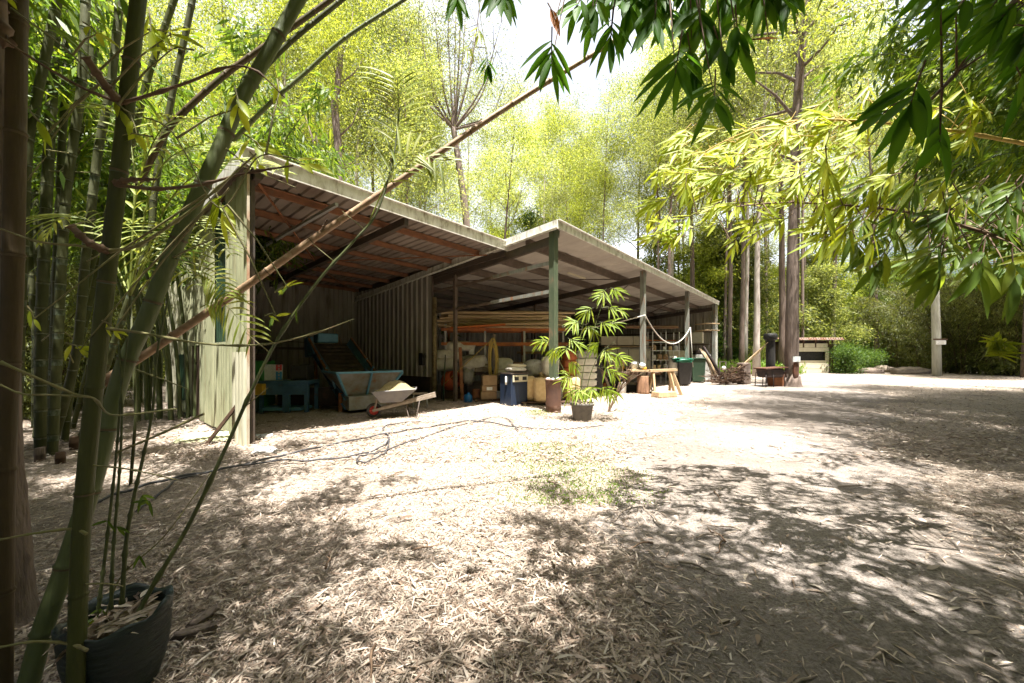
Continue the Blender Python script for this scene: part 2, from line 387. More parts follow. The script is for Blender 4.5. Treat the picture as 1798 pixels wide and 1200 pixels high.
b = MB(); b.bar((1.35, -.05, 4.28), (1.35, 5.2, 4.3), .06, .06); b.build('rail', M['galv'], sh)
for a, c in (((.2, .4, zr(.4) - .15), (2.8, 4.6, zr(4.6) - .15)), ((2.9, 4.6, zr(4.6) - .15), (LW - .1, .6, zr(.6) - .15)), ((2.9, 5, zr(5) - .15), (LW - .3, 8.2, zr(8.2) - .15))):
    b = MB(); b.bar(a, c, .03, .03); b.build('brace', M['rust'], sh)
# back wall and partition
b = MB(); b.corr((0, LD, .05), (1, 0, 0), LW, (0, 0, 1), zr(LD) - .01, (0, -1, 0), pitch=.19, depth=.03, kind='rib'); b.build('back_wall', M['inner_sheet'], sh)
b = MB(); b.bar((0, LD - .06, 1.75), (LW, LD - .06, 1.75), .06, .09); b.build('girt', M['brown_steel'], sh)
b = MB(); b.bar((.0, LD - .06, 2.0), (LW, LD - .06, 2.0), .03, .03); b.build('girt', M['brown_steel'], sh)
b = MB(); b.bar((1.1, LD - .1, 0), (1.1, LD - .1, zr(LD) - .1), .1, .12); b.build('post', M['dark_steel'], sh)
b = MB(); b.bar((1.1, LD - .12, 3.0), (2.0, LD - .12, zr(LD) - .15), .06, .06); b.build('brace', M['dark_steel'], sh)
b = MB(); b.corr((LW - .08, 3.25, .75), (0, 1, 0), LD - 3.25, (0, 0, 1), 3.45, (-1, 0, 0), pitch=.29, depth=.055, kind='rib'); b.build('partition_wall', M['partition'], sh)
b = MB(); b.add([(LW - .03, 1.9, 4.2), (LW - .03, LD + .1, 3.6), (LW - .03, LD + .1, zr(LD) + .04), (LW - .03, 1.9, zr(1.9) + .04), (LW, 1.9, 4.2), (LW, LD + .1, 3.6), (LW, LD + .1, zr(LD) + .04), (LW, 1.9, zr(1.9) + .04)], [(3, 2, 1, 0), (4, 5, 6, 7), (0, 1, 5, 4), (2, 3, 7, 6)]); b.build('flashing', M['dark_steel'], sh)
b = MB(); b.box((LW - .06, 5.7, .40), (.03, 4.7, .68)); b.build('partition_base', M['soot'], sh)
# side wall in odd sheets
def sheet(name, y0, y1, z0, z1, m, x=0.0, depth=.04, pitch=.16, tilt=0.0):
    q = MB(); q.corr((x, y0, z0), (0, 1, 0), y1 - y0, V((-tilt, 0, 1)), z1 - z0, (-1, 0, 0), pitch=pitch, depth=depth)
    return q.build(name, m, sh)
sheet('side_wall', 0, 1.34, .0, 4.45, M['cream_sheet'], depth=.055, pitch=.22)
sheet('wall_patch', -.02, .72, -.02, 1.52, M['pale_sheet'], x=-.045, depth=.05, pitch=.18)
sheet('wall_patch', 1.30, 2.34, .05, 1.72, M['cream_sheet'], x=.02)
sheet('window_sheet', 1.30, 2.34, 1.70, 4.4, M['green_sheet'], x=.05)
sheet('side_wall', 2.30, 3.55, .05, 4.42, M['cream_sheet'], x=-.0)
sheet('side_wall', 4.52, 6.0, .05, 4.38, M['cream_sheet'], x=.0)
sheet('side_wall', 6.0, 8.5, .05, 4.35, M['pale_sheet'], x=.03)
sheet('side_wall', 3.5, 4.55, 1.70, 4.4, M['cream_sheet'], x=.02)
sheet('wall_patch', 5.2, 6.0, .35, 1.5, M['green_sheet'], x=-.03)
q = MB(); q.box((.02, 4.03, .84), (.04, 1.0, 1.66)); q.build('door', M['wood_dark'], sh)
q = MB(); q.box((-.03, -.02, 2.2), (.035, .025, 4.5)); q.build('corner_trim', M['trim_rusty'], sh)
q = MB(); q.bar((.06, .12, -.1), (.06, .12, zr(0) - .1), .06, .08); q.build('post', M['dark_steel'], sh)
q = MB(); q.tube([(LW - .02, 3.16, -.1), (LW - .02, 3.16, 3.45)], .075, 10); q.build('post', M['mustard'], sh)
q = MB(); q.bar((LW - .02, 3.3, 0), (LW - .02, 3.3, zr(3.3) - .15), .07, .1); q.build('post', M['brown_steel'], sh)

# ------- right shed
RW, RD, HRU = 18.11, 10.3, 4.70
sr = thing('open_shed', 'long open-fronted farm shed with pale roof lining, on four tall front posts', 'shed', S(7.93, 5.27), PHI)
zq = lambda y: HRU - PR * y
b = MB(); b.corr((-.1, -.12, HRU + .06), (1, 0, 0), RW + .2, V((0, 1, -PR)), RD + .3, V((0, PR, 1)), pitch=.76, depth=.02, kind='rib'); b.build('roof', M['roof_pale'], sr)
b = MB(); b.box((RW / 2, -.135, 4.775), (RW + .24, .03, .21)); b.box((RW / 2, -.165, 4.87), (RW + .24, .09, .02)); b.build('fascia', M['fascia'], sr)
b = MB(); b.bar((-.12, -.15, 4.765), (-.12, RD, 4.765 - PR * RD), .03, .23); b.bar((-.145, -.15, 4.68), (-.145, RD, 4.68 - PR * RD), .06, .02); b.build('fascia', M['fascia'], sr)
for y in (1.0, 2.4, 3.8, 5.2, 6.6, 8.0, 9.4):
    b = MB(); z = zq(y) - .06
    b.box((RW / 2, y, z), (RW - .1, .014, .2)); b.box((RW / 2, y + .04, z - .1), (RW - .1, .09, .01)); b.box((RW / 2, y - .04, z + .1), (RW - .1, .09, .01))
    b.build('purlin', M['brown_steel'], sr)
PX = [.06, 6.2, 12.15, 18.05]
for i, x in enumerate(PX):
    b = MB(); b.bar((x, .1, zq(.1) - .25), (x, RD, zq(RD) - .25), .11, .22); b.build('rafter', M['dark_steel'], sr)
    b = MB(); h = zq(0) + .04
    b.box((x, .02, h / 2 - .1), (.18, .012, h + .2)); b.box((x - .085, .1, h / 2 - .1), (.012, .16, h + .2)); b.box((x + .085, .1, h / 2 - .1), (.012, .16, h + .2)); b.box((x, .18, h / 2 - .1), (.158, .012, h + .2))
    b.box((x + .13, .02, h - .12), (.09, .014, .2), taper=.3)
    b.build('post', M['post_green'] if i == 0 else M['post_grey'], sr, bevel=.006)
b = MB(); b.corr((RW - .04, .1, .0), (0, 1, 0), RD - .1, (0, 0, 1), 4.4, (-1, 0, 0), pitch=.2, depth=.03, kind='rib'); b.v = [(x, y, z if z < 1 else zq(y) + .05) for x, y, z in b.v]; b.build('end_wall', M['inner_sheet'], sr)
b = MB(); b.box((RW + .06, .02, 2.3), (.05, .2, 4.7)); b.build('corner_trim', M['fascia'], sr)
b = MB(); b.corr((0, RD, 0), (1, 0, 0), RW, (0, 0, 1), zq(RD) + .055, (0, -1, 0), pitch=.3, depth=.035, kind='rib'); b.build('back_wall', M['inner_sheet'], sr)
for z in (2.2, 3.0):
    b = MB(); b.bar((RW - .1, .2, z), (RW - .1, RD, z), .05, .08); b.build('girt', M['brown_steel'], sr)
for zf, zb in ((3.86, 3.66), (3.12, 2.94)):
    ym = 2.25
    b = MB(); b.bar((.0, .19, zf), (.0, ym, zf + (zb - zf) * ym / 4.9), .07, .09); b.build('rail', M['post_grey'], sr)
    b = MB(); b.bar((.0, ym - .1, zf + (zb - zf) * ym / 4.9 - .01), (.0, 4.95, zb), .055, .07); b.build('rail', M['brown_steel'], sr)
for x, y in ((.0, 3.79), (6.2, 9.9), (6.2, 5.2), (12.15, 9.9), (12.15, 5.2)):
    b = MB(); b.bar((x, y + .06, -.05), (x, y + .06, zq(y) - .3), .1, .1); b.build('post', M['brown_steel'], sr)
for a, c in (((6.3, .5), (12.0, 5.0)), ((12.3, .5), (18, 5.0)), ((.2, 5.0), (6.1, .5))):
    b = MB(); b.bar((a[0], a[1], zq(a[1]) - .2), (c[0], c[1], zq(c[1]) - .2), .03, .03); b.build('brace', M['dark_steel'], sr)
for x, y in ((3.2, 1.6), (8.6, 2.2)):
    b = MB(); b.bar((x, y, zq(y) - .2), (x + 1.2, y, zq(y) - .2), .06, .05); b.build('light_fitting', M['cream'], sr)
# rope slung between the posts
a, c = S(7.93 + 6.2 - .1, 5.25, 3.02), S(7.93 + 12.15, 5.22, 2.9)
pts = [a.lerp(c, t) - V((0, 0, .95 * 4 * t * (1 - t))) for t in [i / 24 for i in range(25)]]
b = MB(); b.tube(pts, .022, 6)
e = S(7.93 + 3.9, 8.6, 2.35)
b.tube([a.lerp(e, t) - V((0, 0, .12 * 4 * t * (1 - t))) for t in [i / 12 for i in range(13)]], .022, 6)
b.tube([c + V((0, -.02, 0)), c + V((.05, -.05, -1.0)), c + V((.12, -.04, -2.0))], .016, 6)
single(b, 'rope', M['rope_white'], 'pale rope slung in a loop between two front posts of the long shed', 'rope')

# loose sheets and boards by the side wall
q = MB(); q.corr((0, 0, 0), (1, 0, 0), .95, V((0, .35, .12)), .34, V((0, -.3, 1)), pitch=.09, depth=.016)
single(q, 'roofing_sheet', M['cream_sheet'], 'short offcut of pale corrugated sheet tilted at the foot of the shed wall', 'metal sheet', G(300, 780), .25)
q = MB(); q.bar((0, 0, 0), (.62, .3, 1.05), .22, .04)
single(q, 'plank', M['wood_dark'], 'dark brown plank leaning on the corrugated side wall', 'plank', G(362, 782))
# ================================================================== things in and before the sheds
def shelf_angle(): return PHI
# steel sleeve round the first post and the stump round the second
p0 = S(7.93 + .06, 5.27 + .1)
t = thing('steel_pipe', 'rusty brown steel pipe standing round the foot of the nearest green post', 'pipe', p0)
b = MB(); b.lathe([(.195, -.1), (.2, .2), (.193, .5), (.21, .82), (.225, .86), (.205, .865), (.18, .8), (.18, .3)], sides=28, wob=.015); b.build('sleeve', mat('rust_pipe', (.075, .04, .03), (.11, .055, .035), (.28, .18, .15), scale=2.3, rough=.75, bump=.2, pos=(.35, .52, .7)), t)
b = MB(); b.lathe([(.0, .7), (.18, .72), (.17, .74), (.0, .8)], sides=16, closed=True); b.build('soil', M['soil'], t)
for i in range(6):
    a = i * 1.05 + .3; b = MB()
    s = random.uniform(.10, .15)
    b.sack((0, 0, 0), (s, s * .8, s * .7), e=.9, nz=.12, nu=10, nv=6, seed=i)
    single(b, 'stone', M['stone'], 'pale stone set in the top of the rusty pipe round the post', 'stone', p0 + V((math.cos(a) * .145, math.sin(a) * .145, .86)), a, 'stones in the pipe top')
p1 = S(7.93 + 6.2, 5.37)
t = thing('log_stump', 'reddish upright log split round the second front post', 'stump', p1)
b = MB(); b.lathe([(.24, -.05), (.235, .1), (.215, .4), (.21, .68), (.2, .7), (.0, .7)], sides=26, wob=.045); b.build('log', M['stump'], t)
# timber offcut and trestle to the right of it
b = MB(); b.box((0, 0, .1), (.75, .42, .2), taper=1.08)
single(b, 'timber_slab', M['wood_pale'], 'thick pale timber slab lying on the ground beside the upright log', 'timber', GD(1166, 13.2), .35, bevel=.03)
t = thing('sawhorse', 'rough wooden sawhorse with splayed legs, a step right of the upright log', 'sawhorse', GD(1166, 14.2), .15)
b = MB(); b.bar((-.62, 0, .9), (.5, 0, .93), .2, .09); b.build('beam', M['wood_pale'], t)
for a, c in (((.2, .0, .9), (.3, -.25, 0)), ((.32, 0, .9), (.55, -.28, -.05)), ((-.45, 0, .9), (-.5, -.22, 0)), ((-.45, 0, .9), (-.5, .3, 0)), ((.3, 0, .9), (.4, .3, 0))):
    b = MB(); b.bar(a, c, .07, .11); b.build('leg', M['wood_pale'], t)

# wheelbarrow
t = thing('wheelbarrow', 'wheelbarrow with grey tray and red wheel parked before the blue hopper', 'wheelbarrow', GD(657, 8.75), R(13))
b = MB(); Mx = Matrix.Rotation(R(90), 3, 'X')
b.lathe([(.105, -.045), (.15, -.05), (.172, -.025), (.175, 0), (.172, .025), (.15, .05), (.105, .045), (.105, -.045)], c=(0, 0, .175), sides=24, M=Mx, closed=True)
w = b.build('tyre', M['rubber'], t)
b = MB(); b.lathe([(.108, -.03), (.1, -.02), (.04, -.03), (.04, .03), (.1, .02), (.108, .03), (.108, -.03)], c=(0, 0, .175), sides=20, M=Mx, closed=True)
for k in range(8):
    a = k * math.pi / 4; b.bar((math.cos(a) * .03, -.028, .175 + math.sin(a) * .03), (math.cos(a) * .105, -.03, .175 + math.sin(a) * .105), .02, .014)
b.tube([(0, -.1, .175), (0, .1, .175)], .02, 8); b.build('rim', M['red_plastic'], w)
for s in (-1, 1):
    b = MB(); b.bar((-.02, s * .09, .175), (1.42, s * .3, .52), .05, .06); b.build('handle', M['wood_grey'], t)
    b = MB(); b.bar((.02, s * .1, .19), (.1, s * .17, .58), .035, .035); b.build('brace', M['wood_grey'], t)
    b = MB(); b.tube([(.72, s * .2, .36), (.80, s * .24, .0), (.98, s * .25, .0), (1.05, s * .26, .42)], .014, 6); b.build('leg', M['dark_steel'], t)
b = MB()
sec = [(-.0, .40, .60), (.16, .24, .40), (.62, .24, .40), (1.02, .36, .66)]
o = []
prof = [(.13, -.2, .35), (.66, -.2, .37), (.95, -.34, .64), (-.02, -.34, .62)]
vs = [(.16, -.18, .36), (.64, -.2, .38), (.64, .2, .38), (.16, .18, .36), (-.02, -.34, .63), (.98, -.37, .68), (.98, .37, .68), (-.02, .34, .63)]
vi = [(x * .97 + .012, y * .95, z + .02) for x, y, z in vs]
b.add(vs + vi, [(3, 2, 1, 0), (0, 1, 5, 4), (1, 2, 6, 5), (2, 3, 7, 6), (3, 0, 4, 7), (8, 9, 10, 11), (12, 13, 9, 8), (13, 14, 10, 9), (14, 15, 11, 10), (15, 12, 8, 11), (4, 5, 13, 12), (5, 6, 14, 13), (6, 7, 15, 14), (7, 4, 12, 15)])
ob = b.build('tray', M['grey_plastic'], t, bevel=.03)
b = MB(); n = 16
vs = []; fs = []
for i in range(n + 1):
    for j in range(n + 1):
        x, y = i / n, j / n
        e = min(1, 4 * min(x, 1 - x, y, 1 - y))
        h = .22 * math.exp(-((x - .52) ** 2 + (y - .5) ** 2) * 7) * e + .035 * random.random() * e
        vs.append((.0 + .95 * x, -.33 + .66 * y, .62 + .035 * x + h))
fs = [(i * (n + 1) + j, (i + 1) * (n + 1) + j, (i + 1) * (n + 1) + j + 1, i * (n + 1) + j + 1) for i in range(n) for j in range(n)]
b.add(vs, fs, 0, True)
single(b, 'chip_pile', M['chips'], 'heap of yellowish wood chips filling the grey wheelbarrow tray', 'wood chips', GD(657, 8.75), R(13))

# feed conveyor with hopper
bt, tp = GD(642, 9.9), GD(580, 12.1)
ax = (tp - bt); ang = math.atan2(ax.y, ax.x)
t = thing('conveyor', 'blue feed conveyor with a sloping belt and flared hopper inside the low shed', 'conveyor', bt, ang)
Lc = ax.length; z0, z1 = .22, 1.72
for s in (-1, 1):
    b = MB(); b.bar((-.15, s * .52, z0), (Lc, s * .52, z1), .05, .26)
    b.bar((-.15, s * .55, z0 + .12), (Lc, s * .55, z1 + .12), .1, .02); b.bar((-.15, s * .55, z0 - .12), (Lc, s * .55, z1 - .12), .1, .02)
    b.build('side_channel', M['blue_paint'], t)
    b = MB(); b.bar((.95, s * .66, .98), (Lc, s * .66, z1 + .34), .05, .06); b.build('edge_rail', M['rust'], t)
    b = MB(); v = [(.95, s * .5, z0 + .5), (Lc, s * .5, z1 + .08), (Lc, s * .65, z1 + .33), (.95, s * .65, .97)]
    b.add(v + [(x, y - s * .015, z) for x, y, z in v], [(0, 1, 2, 3), (7, 6, 5, 4), (0, 4, 5, 1), (1, 5, 6, 2), (2, 6, 7, 3), (3, 7, 4, 0)]); b.build('trough_side', M['blue_paint'], t)
    for k in range(5):
        x = .6 + k * .5; z = z0 + (z1 - z0) * (x + .15) / (Lc + .15)
        b = MB(); b.bar((x, s * .58, z), (x + .03, s * .66, z + .33), .05, .04); b.build('strut', M['blue_light'], t)
    b = MB(); b.bar((Lc - .25, s * .5, 0), (Lc - .25, s * .5, z1 - .05), .07, .07); b.build('leg', M['rust'], t)
    b = MB(); b.bar((.15, s * .6, 0), (.15, s * .6, .5), .08, .08); b.build('leg', M['rust'], t)
b = MB(); b.bar((0, 0, z0 + .17), (Lc, 0, z1 + .12), .98, .03)
for k in range(12):
    x = .2 + k * (Lc - .3) / 12; z = z0 + .19 + (z1 - z0) * x / Lc
    b.bar((x, -.45, z), (x, .45, z), .03, .05)
b.build('belt', M['belt'], t)
b = MB(); lo = [(-.05, -.5, .42), (.9, -.5, .6), (.9, .5, .6), (-.05, .5, .42)]; hi = [(-.4, -.85, 1.04), (1.0, -.8, 1.04), (1.0, .8, 1.04), (-.4, .85, 1.04)]
li = [(x * .97, y * .96, z + .02) for x, y, z in lo]; hj = [(x * .97 + .01, y * .965, z) for x, y, z in hi]
b.add(lo + hi + li + hj, [(0, 1, 5, 4), (2, 3, 7, 6), (3, 0, 4, 7), (13, 9, 8, 12), (15, 11, 10, 14), (12, 8, 11, 15), (4, 5, 13, 12), (6, 7, 15, 14), (7, 4, 12, 15), (0, 3, 2, 1)])
hp = b.build('hopper', M['hopper_metal'], t)
b = MB()
for a, c in ((hi[0], hi[1]), (hi[2], hi[3]), (hi[3], hi[0])): b.bar(a, c, .05, .05)
b.build('rim', M['blue_light'], hp)
for y in (-.85, 0, .85):
    b = MB(); b.bar((-.43, y, 1.02), (-.08, y * .6, .42), .04, .05); b.build('strut', M['blue_light'], hp)
b = MB(); b.box((-.1, 0, .26), (.5, 1.1, .34)); b.build('boot', M['hopper_metal'], t)
b = MB(); b.box((Lc + .02, .62, z1 + .02), (.34, .2, .62), M=Matrix.Rotation(R(8), 3, 'Y')); b.build('motor_cover', M['blue_paint'], t, bevel=.03)
b = MB(); b.box((Lc + .1, .1, z1 + .32), (.5, .62, .3)); b.build('motor_cover', M['blue_light'], t, bevel=.04)

# machine bench by the side wall
bx = GD(470, 9.7)
t = thing('packing_machine', 'green and blue machine bench with a coloured notice board, just inside the shed corner', 'machine', bx, R(4))
b = MB(); b.box((.5, 0, .78), (1.35, .7, .1)); b.box((.55, -.3, .6), (1.2, .05, .26)); b.build('bench_top', M['blue_paint'], t, bevel=.01)
for x, y in ((.0, -.28), (.62, -.28), (1.12, -.28), (1.12, .28)):
    b = MB(); b.box((x, y, .36), (.16 if x == .62 else .09, .09, .74)); b.build('leg', M['blue_paint'], t)
b = MB(); b.box((.3, 0, .1), (1.4, .6, .07)); b.build('base_rail', M['blue_light'], t)
b = MB(); b.box((-.17, 0, .75), (.42, .6, 1.18)); b.build('cabinet', M['green_paint'], t, bevel=.03)
b = MB(); b.box((-.1, -.1, 1.42), (.36, .3, .2)); b.build('gearbox', M['soot'], t, bevel=.03)
b = MB(); b.box((-.17, -.35, .32), (.3, .12, .55)); b.build('guard', M['green_sheet'], t, bevel=.02)
b = MB(); b.box((.03, -.42, .62), (.26, .16, .28)); b.build('switch_box', M['yellow'], t, bevel=.02)
bo = MB(); bo.box((.2, -.2, 1.03), (.56, .03, .42)); bo = bo.build('notice_board', M['board_white'], t)
b = MB(); b.box((.4, -.2185, 1.16), (.15, .004, .15)); b.build('panel', M['board_red'], bo)
b = MB(); b.box((.4, -.2185, .95), (.15, .004, .22)); b.build('panel', M['board_blue'], bo)
b = MB()
for k in range(5):
    b.lathe([(.026, -.001), (.032, 0), (.032, .001), (.026, .001)], c=(.255, -.219, 1.2 - k * .078), sides=14, M=Mx, closed=True)
    b.lathe([(.0, -.001), (.024, .001)], c=(.4, -.222, 1.2 - k * .078), sides=14, M=Mx)
b.build('icon', [M['sack_grey']], bo)
b = MB(); b.box((.86, .05, 1.02), (.42, .4, .4)); b.build('black_box', M['black'], t, bevel=.02)
b = MB(); b.box((.95, .3, .35), (1.7, .06, .5)); b.build('back_guard', M['soot'], t)

# grey stool / trestle right of the barrow, black unit on partition
t = thing('low_trestle', 'low dark metal trestle standing behind the wheelbarrow handles', 'trestle', GD(738, 10.3), .2)
b = MB(); b.box((0, 0, .42), (.4, .35, .03)); b.build('top', M['wood_grey'], t)
for x in (-.17, .17):
    for y in (-.14, .14):
        b = MB(); b.tube([(x, y, .41), (x * 1.15, y * 1.2, 0)], .012, 6); b.build('leg', M['galv'], t)
b = MB(); b.box((0, 0, 0), (.16, .2, .42)); b.box((0, -.12, .1), (.1, .05, .1))
single(b, 'switch_box', M['black'], 'black electric switch box fixed beside the mustard pole', 'switch box', S(1.8 + LW - .2, 10.6, 1.35), PHI)

# pallet racking with shelves
t = thing('pallet_rack', 'steel pallet racking with orange beams holding sacks and bamboo poles', 'rack', GD(775, 13.3), R(3))
RL = 4.6
for i in range(4):
    for y in (0, 1.0):
        b = MB(); b.box((.15 + i * 1.42, y, 1.3), (.07, .06, 2.62)); b.build('upright', M['galv'] if y == 0 else M['rust'], t)
    b = MB(); b.bar((.15 + i * 1.42, 0, .4), (.15 + i * 1.42, 1.0, 1.5), .03, .03); b.build('brace', M['galv'], t)
for z, ms in ((.82, 'brown_steel'), (1.9, 'orange_beam'), (2.42, 'orange_beam')):
    for y in (-.03, 1.03):
        b = MB(); b.box((RL / 2, y, z), (RL, .045, .11)); b.build('beam', M[ms], t)
b = MB(); b.box((RL / 2, .5, .89), (RL, 1.0, .035)); b.build('shelf_board', M['wood_dark'], t)
# poles on the rack: each one is a thing
pole0 = None
for i in range(48):
    row, k = divmod(i, 9)
    Lp = random.uniform(3.6, 4.6); r = random.uniform(.04, .065)
    base = GD(772, 13.3) + V((random.uniform(-.15, .5), .0 + k * .125 + random.uniform(-.03, .03), 2.52 + row * .1 + random.uniform(-.01, .03)))
    rz = R(3) + random.uniform(-.05, .05)
    if i < 6:
        b = MB(); path = []; rad = []
        n = 10
        for j in range(n + 1):
            x = Lp * j / n
            for dx, q in ((-.02, 1), (0, 1.12), (.02, 1)):
                path.append((x + dx, math.sin(j * .7 + i) * .015, math.sin(j * .5 + i * 2) * .012)); rad.append(r * q * (1 - .25 * j / n))
        b.tube(path, rad, 10)
        o = b.build('bamboo_pole', M['bamboo_dry']); srcs = (srcs + [o]) if i else [o]
    else:
        o = srcs[i % 6].copy(); COL.objects.link(o)
    o.location = base; o.rotation_euler = (random.uniform(0, 6) if i >= 6 else 0, random.uniform(-.012, .012), rz)
    tag(o, 'dry tan bamboo pole lying in the heap on top of the rack', 'bamboo pole', 'bamboo poles stacked on the rack')
b = MB(); b.box((0, 0, 0), (1.9, .5, .05), M=Matrix.Rotation(R(-4), 3, 'Y'))
single(b, 'orange_sheet', M['orange'], 'orange sheet of plastic under the stacked bamboo poles', 'plastic sheet', GD(840, 13.05, 2.50), R(3))

def bag(name, label, px, d, h, size, m, rz=0.0, tilt=None, group=None, cat='sack', e=.55, nz=.06):
    b = MB(); b.sack((0, 0, 0), size, M=tilt, e=e, nz=nz, seed=int(px * 7 + d))
    return single(b, name, m, label, cat, GD(px, d, h), rz, group)
RY = lambda a: Matrix.Rotation(R(a), 3, 'Y'); RXm = lambda a: Matrix.Rotation(R(a), 3, 'X')
bag('wrapped_roll', 'big white wrapped bundle at the left end of the rack, bottom one', 781, 13.5, 1.16, (.75, .8, .5), M['sack_white'], .1, group='white bundles on the rack')
bag('wrapped_roll', 'white wrapped bundle lying second from bottom at left rack end', 786, 13.6, 1.5, (.9, .8, .42), M['sack_white'], .2, group='white bundles on the rack')
bag('wrapped_roll', 'long white roll topmost on the left end of the rack', 808, 13.6, 1.82, (1.1, .7, .36), M['sack_white'], .15, group='white bundles on the rack')
bag('wrapped_roll', 'grey-white flat bundle behind the round roll end', 825, 13.8, 1.33, (1.1, .7, .34), M['sack_grey'], .1, group='white bundles on the rack')
b = MB(); b.lathe([(.0, -.42), (.12, -.43), (.22, -.40), (.25, -.2), (.24, .2), (.22, .4), (.1, .45), (0, .44)], sides=22, M=Matrix.Rotation(R(75), 3, 'Y'), wob=.05, closed=True)
single(b, 'wrapped_roll', M['sack_white'], 'round white plastic roll with its knotted end facing out', 'roll', GD(834, 13.1, 1.18), R(-20), 'white bundles on the rack')
bag('wrapped_roll', 'plump white sack alone on the middle of the rack shelf', 884, 13.3, 1.16, (.68, .6, .46), M['sack_white'], .1, group='white bundles on the rack')
bag('flat_sack', 'flat white sack lying under the plump sack', 886, 13.2, .88, (.75, .6, .2), M['sack_white'], .0, group='white bundles on the rack')
bag('flat_sack', 'folded pale sacks lying on top of the navy cabinet', 905, 11.15, 1.06, (.62, .45, .14), M['sack_white'], .5)
bag('flat_sack', 'second folded sack layer over the navy cabinet', 907, 11.2, 1.17, (.55, .42, .1), M['cream'], .45)
# green shelf bags further along
bag('bag_heap', 'heap of small grey-white bags on the orange shelf beam', 937, 15.0, 1.86, (1.0, .7, .5), M['sack_white'], .0, nz=.2)
b = MB(); b.box((0, 0, 0), (1.3, .7, .08)); single(b, 'shelf_tray', M['cardboard'], 'flat cardboard tray under the heap of small bags', 'tray', GD(936, 15.0, 1.6))

# navy cabinet
cb = GD(902, 11.1)
t = thing('cabinet', 'navy blue machine cabinet with a cream gauge panel, beside the tan bags', 'cabinet', cb, R(38))
b = MB(); b.box((0, 0, .47), (.62, .55, .92)); b.build('body', M['navy'], t, bevel=.015)
b = MB(); b.box((0, 0, .95), (.68, .6, .04)); b.build('top', M['dark_steel'], t)
q = MB(); q.box((.02, -.285, .8), (.56, .03, .2)); q = q.build('gauge_panel', M['cream'], t, bevel=.006)
for x in (-.13, .17):
    b = MB(); b.box((x, -.304, .8), (.15, .012, .1)); b.build('gauge', M['black'], q)
b = MB(); b.tube([(-.325, -.06, .86), (-.335, -.06, .7), (-.325, -.06, .62)], .03, 8); b.build('cable_hook', M['white'], t)
# cardboard boxes
for i, (h, s, lab) in enumerate(((.2, (.5, .4, .24), 'cardboard carton at the bottom of the stack left of the navy cabinet'), (.42, (.48, .4, .18), 'flat carton with a white tag, middle of its stack'), (.68, (.46, .4, .32), 'tall dark cardboard carton on top of the stack'))):
    b = MB(); b.box((0, 0, 0), s); o = single(b, 'carton', M['cardboard'], lab, 'carton', GD(857 + i, 12.0, h), .2, 'cartons stacked by the cabinet', bevel=.006)
    if i == 1:
        b = MB(); b.box((0, -.204, .0), (.18, .006, .1)); b.build('tag', M['white'], o)
t = thing('pallet', 'small timber pallet under the stacked cartons', 'pallet', GD(857, 12.0), .2)
for y in (-.25, 0, .25):
    b = MB(); b.box((0, y, .055), (.9, .09, .03)); b.build('slat', M['wood_dark'], t)
for x in (-.4, .4):
    b = MB(); b.box((x, 0, .02), (.08, .6, .04)); b.build('bearer', M['wood_dark'], t)
# tan bags on a pallet
for i, (px, d, w) in enumerate(((929, 11.3, .36), (948, 11.1, .4), (967, 11.2, .38), (1003, 11.6, .5))):
    bag('tan_bag', ['upright tan woven bag touching the navy cabinet', 'upright tan woven bag, second from the navy cabinet', 'upright tan woven bag half hidden by the rusty pipe', 'wide tan woven bag right of the rusty pipe'][i], px, d, .45 + (i == 0) * .03, (w, .4, .72), M['sack_tan'], .2 + .1 * i, group='tan bags on the pallet', cat='bag', e=.42, nz=.05)
t = thing('pallet', 'long low timber pallet carrying the tan woven bags', 'pallet', GD(962, 11.3), R(6))
for y in (-.3, -.1, .1, .3):
    b = MB(); b.box((0, y, .085), (1.7, .11, .03)); b.build('slat', M['wood_dark'], t)
for x in (-.75, 0, .75):
    b = MB(); b.box((x, 0, .035), (.09, .7, .065)); b.build('bearer', M['wood_grey'], t)
bag('white_bag', 'white bag with pointed corners sitting above the tan bags', 966, 11.6, 1.13, (.5, .4, .62), M['sack_white'], .3, cat='bag', e=.35, nz=.1)
bag('plastic_bag', 'crumpled dark grey plastic bags heaped behind the tan bags', 938, 11.9, 1.05, (.75, .6, .6), M['sack_grey'], .3, cat='bag', e=.8, nz=.2)
bag('plastic_bag', 'small khaki bag pushed between grey plastic and white bag', 956, 11.7, .85, (.35, .35, .3), M['sack_tan'], .3, cat='bag', e=.7, nz=.15)
# sack stacks
cs = GD(998, 13.2)
for k in range(5):
    bag('red_sack', ['bottom red mesh sack of the pile behind the nearest post', 'red mesh sack second from the bottom of its pile', 'red mesh sack in the middle of its pile', 'red mesh sack second from the top of its pile', 'orange-red mesh sack bulging on top of the pile'][k], 1000, 13.2, .38 + k * .27, (.62, .5, .3) if k < 4 else (.5, .5, .42), M['sack_red'], .1 * k, group='red sacks in a pile')
for k in range(6):
    bag('feed_sack', ['lowest white feed sack of the stack', 'white feed sack, second layer up', 'white feed sack, third layer up', 'white feed sack, fourth layer up', 'white feed sack, fifth layer up', 'grey-white feed sack topping the stack'][k] + ' right of the red sacks', 1026, 13.3, .26 + k * .25, (.85, .6, .28), M['sack_white'] if k < 5 else M['sack_grey'], -.1 + .08 * k, group='feed sacks in a stack')
bag('feed_sack', 'dark plastic wrapped bundle behind the white feed sack stack', 1043, 13.9, .8, (.5, .6, 1.5), M['black'], .2, e=.4)
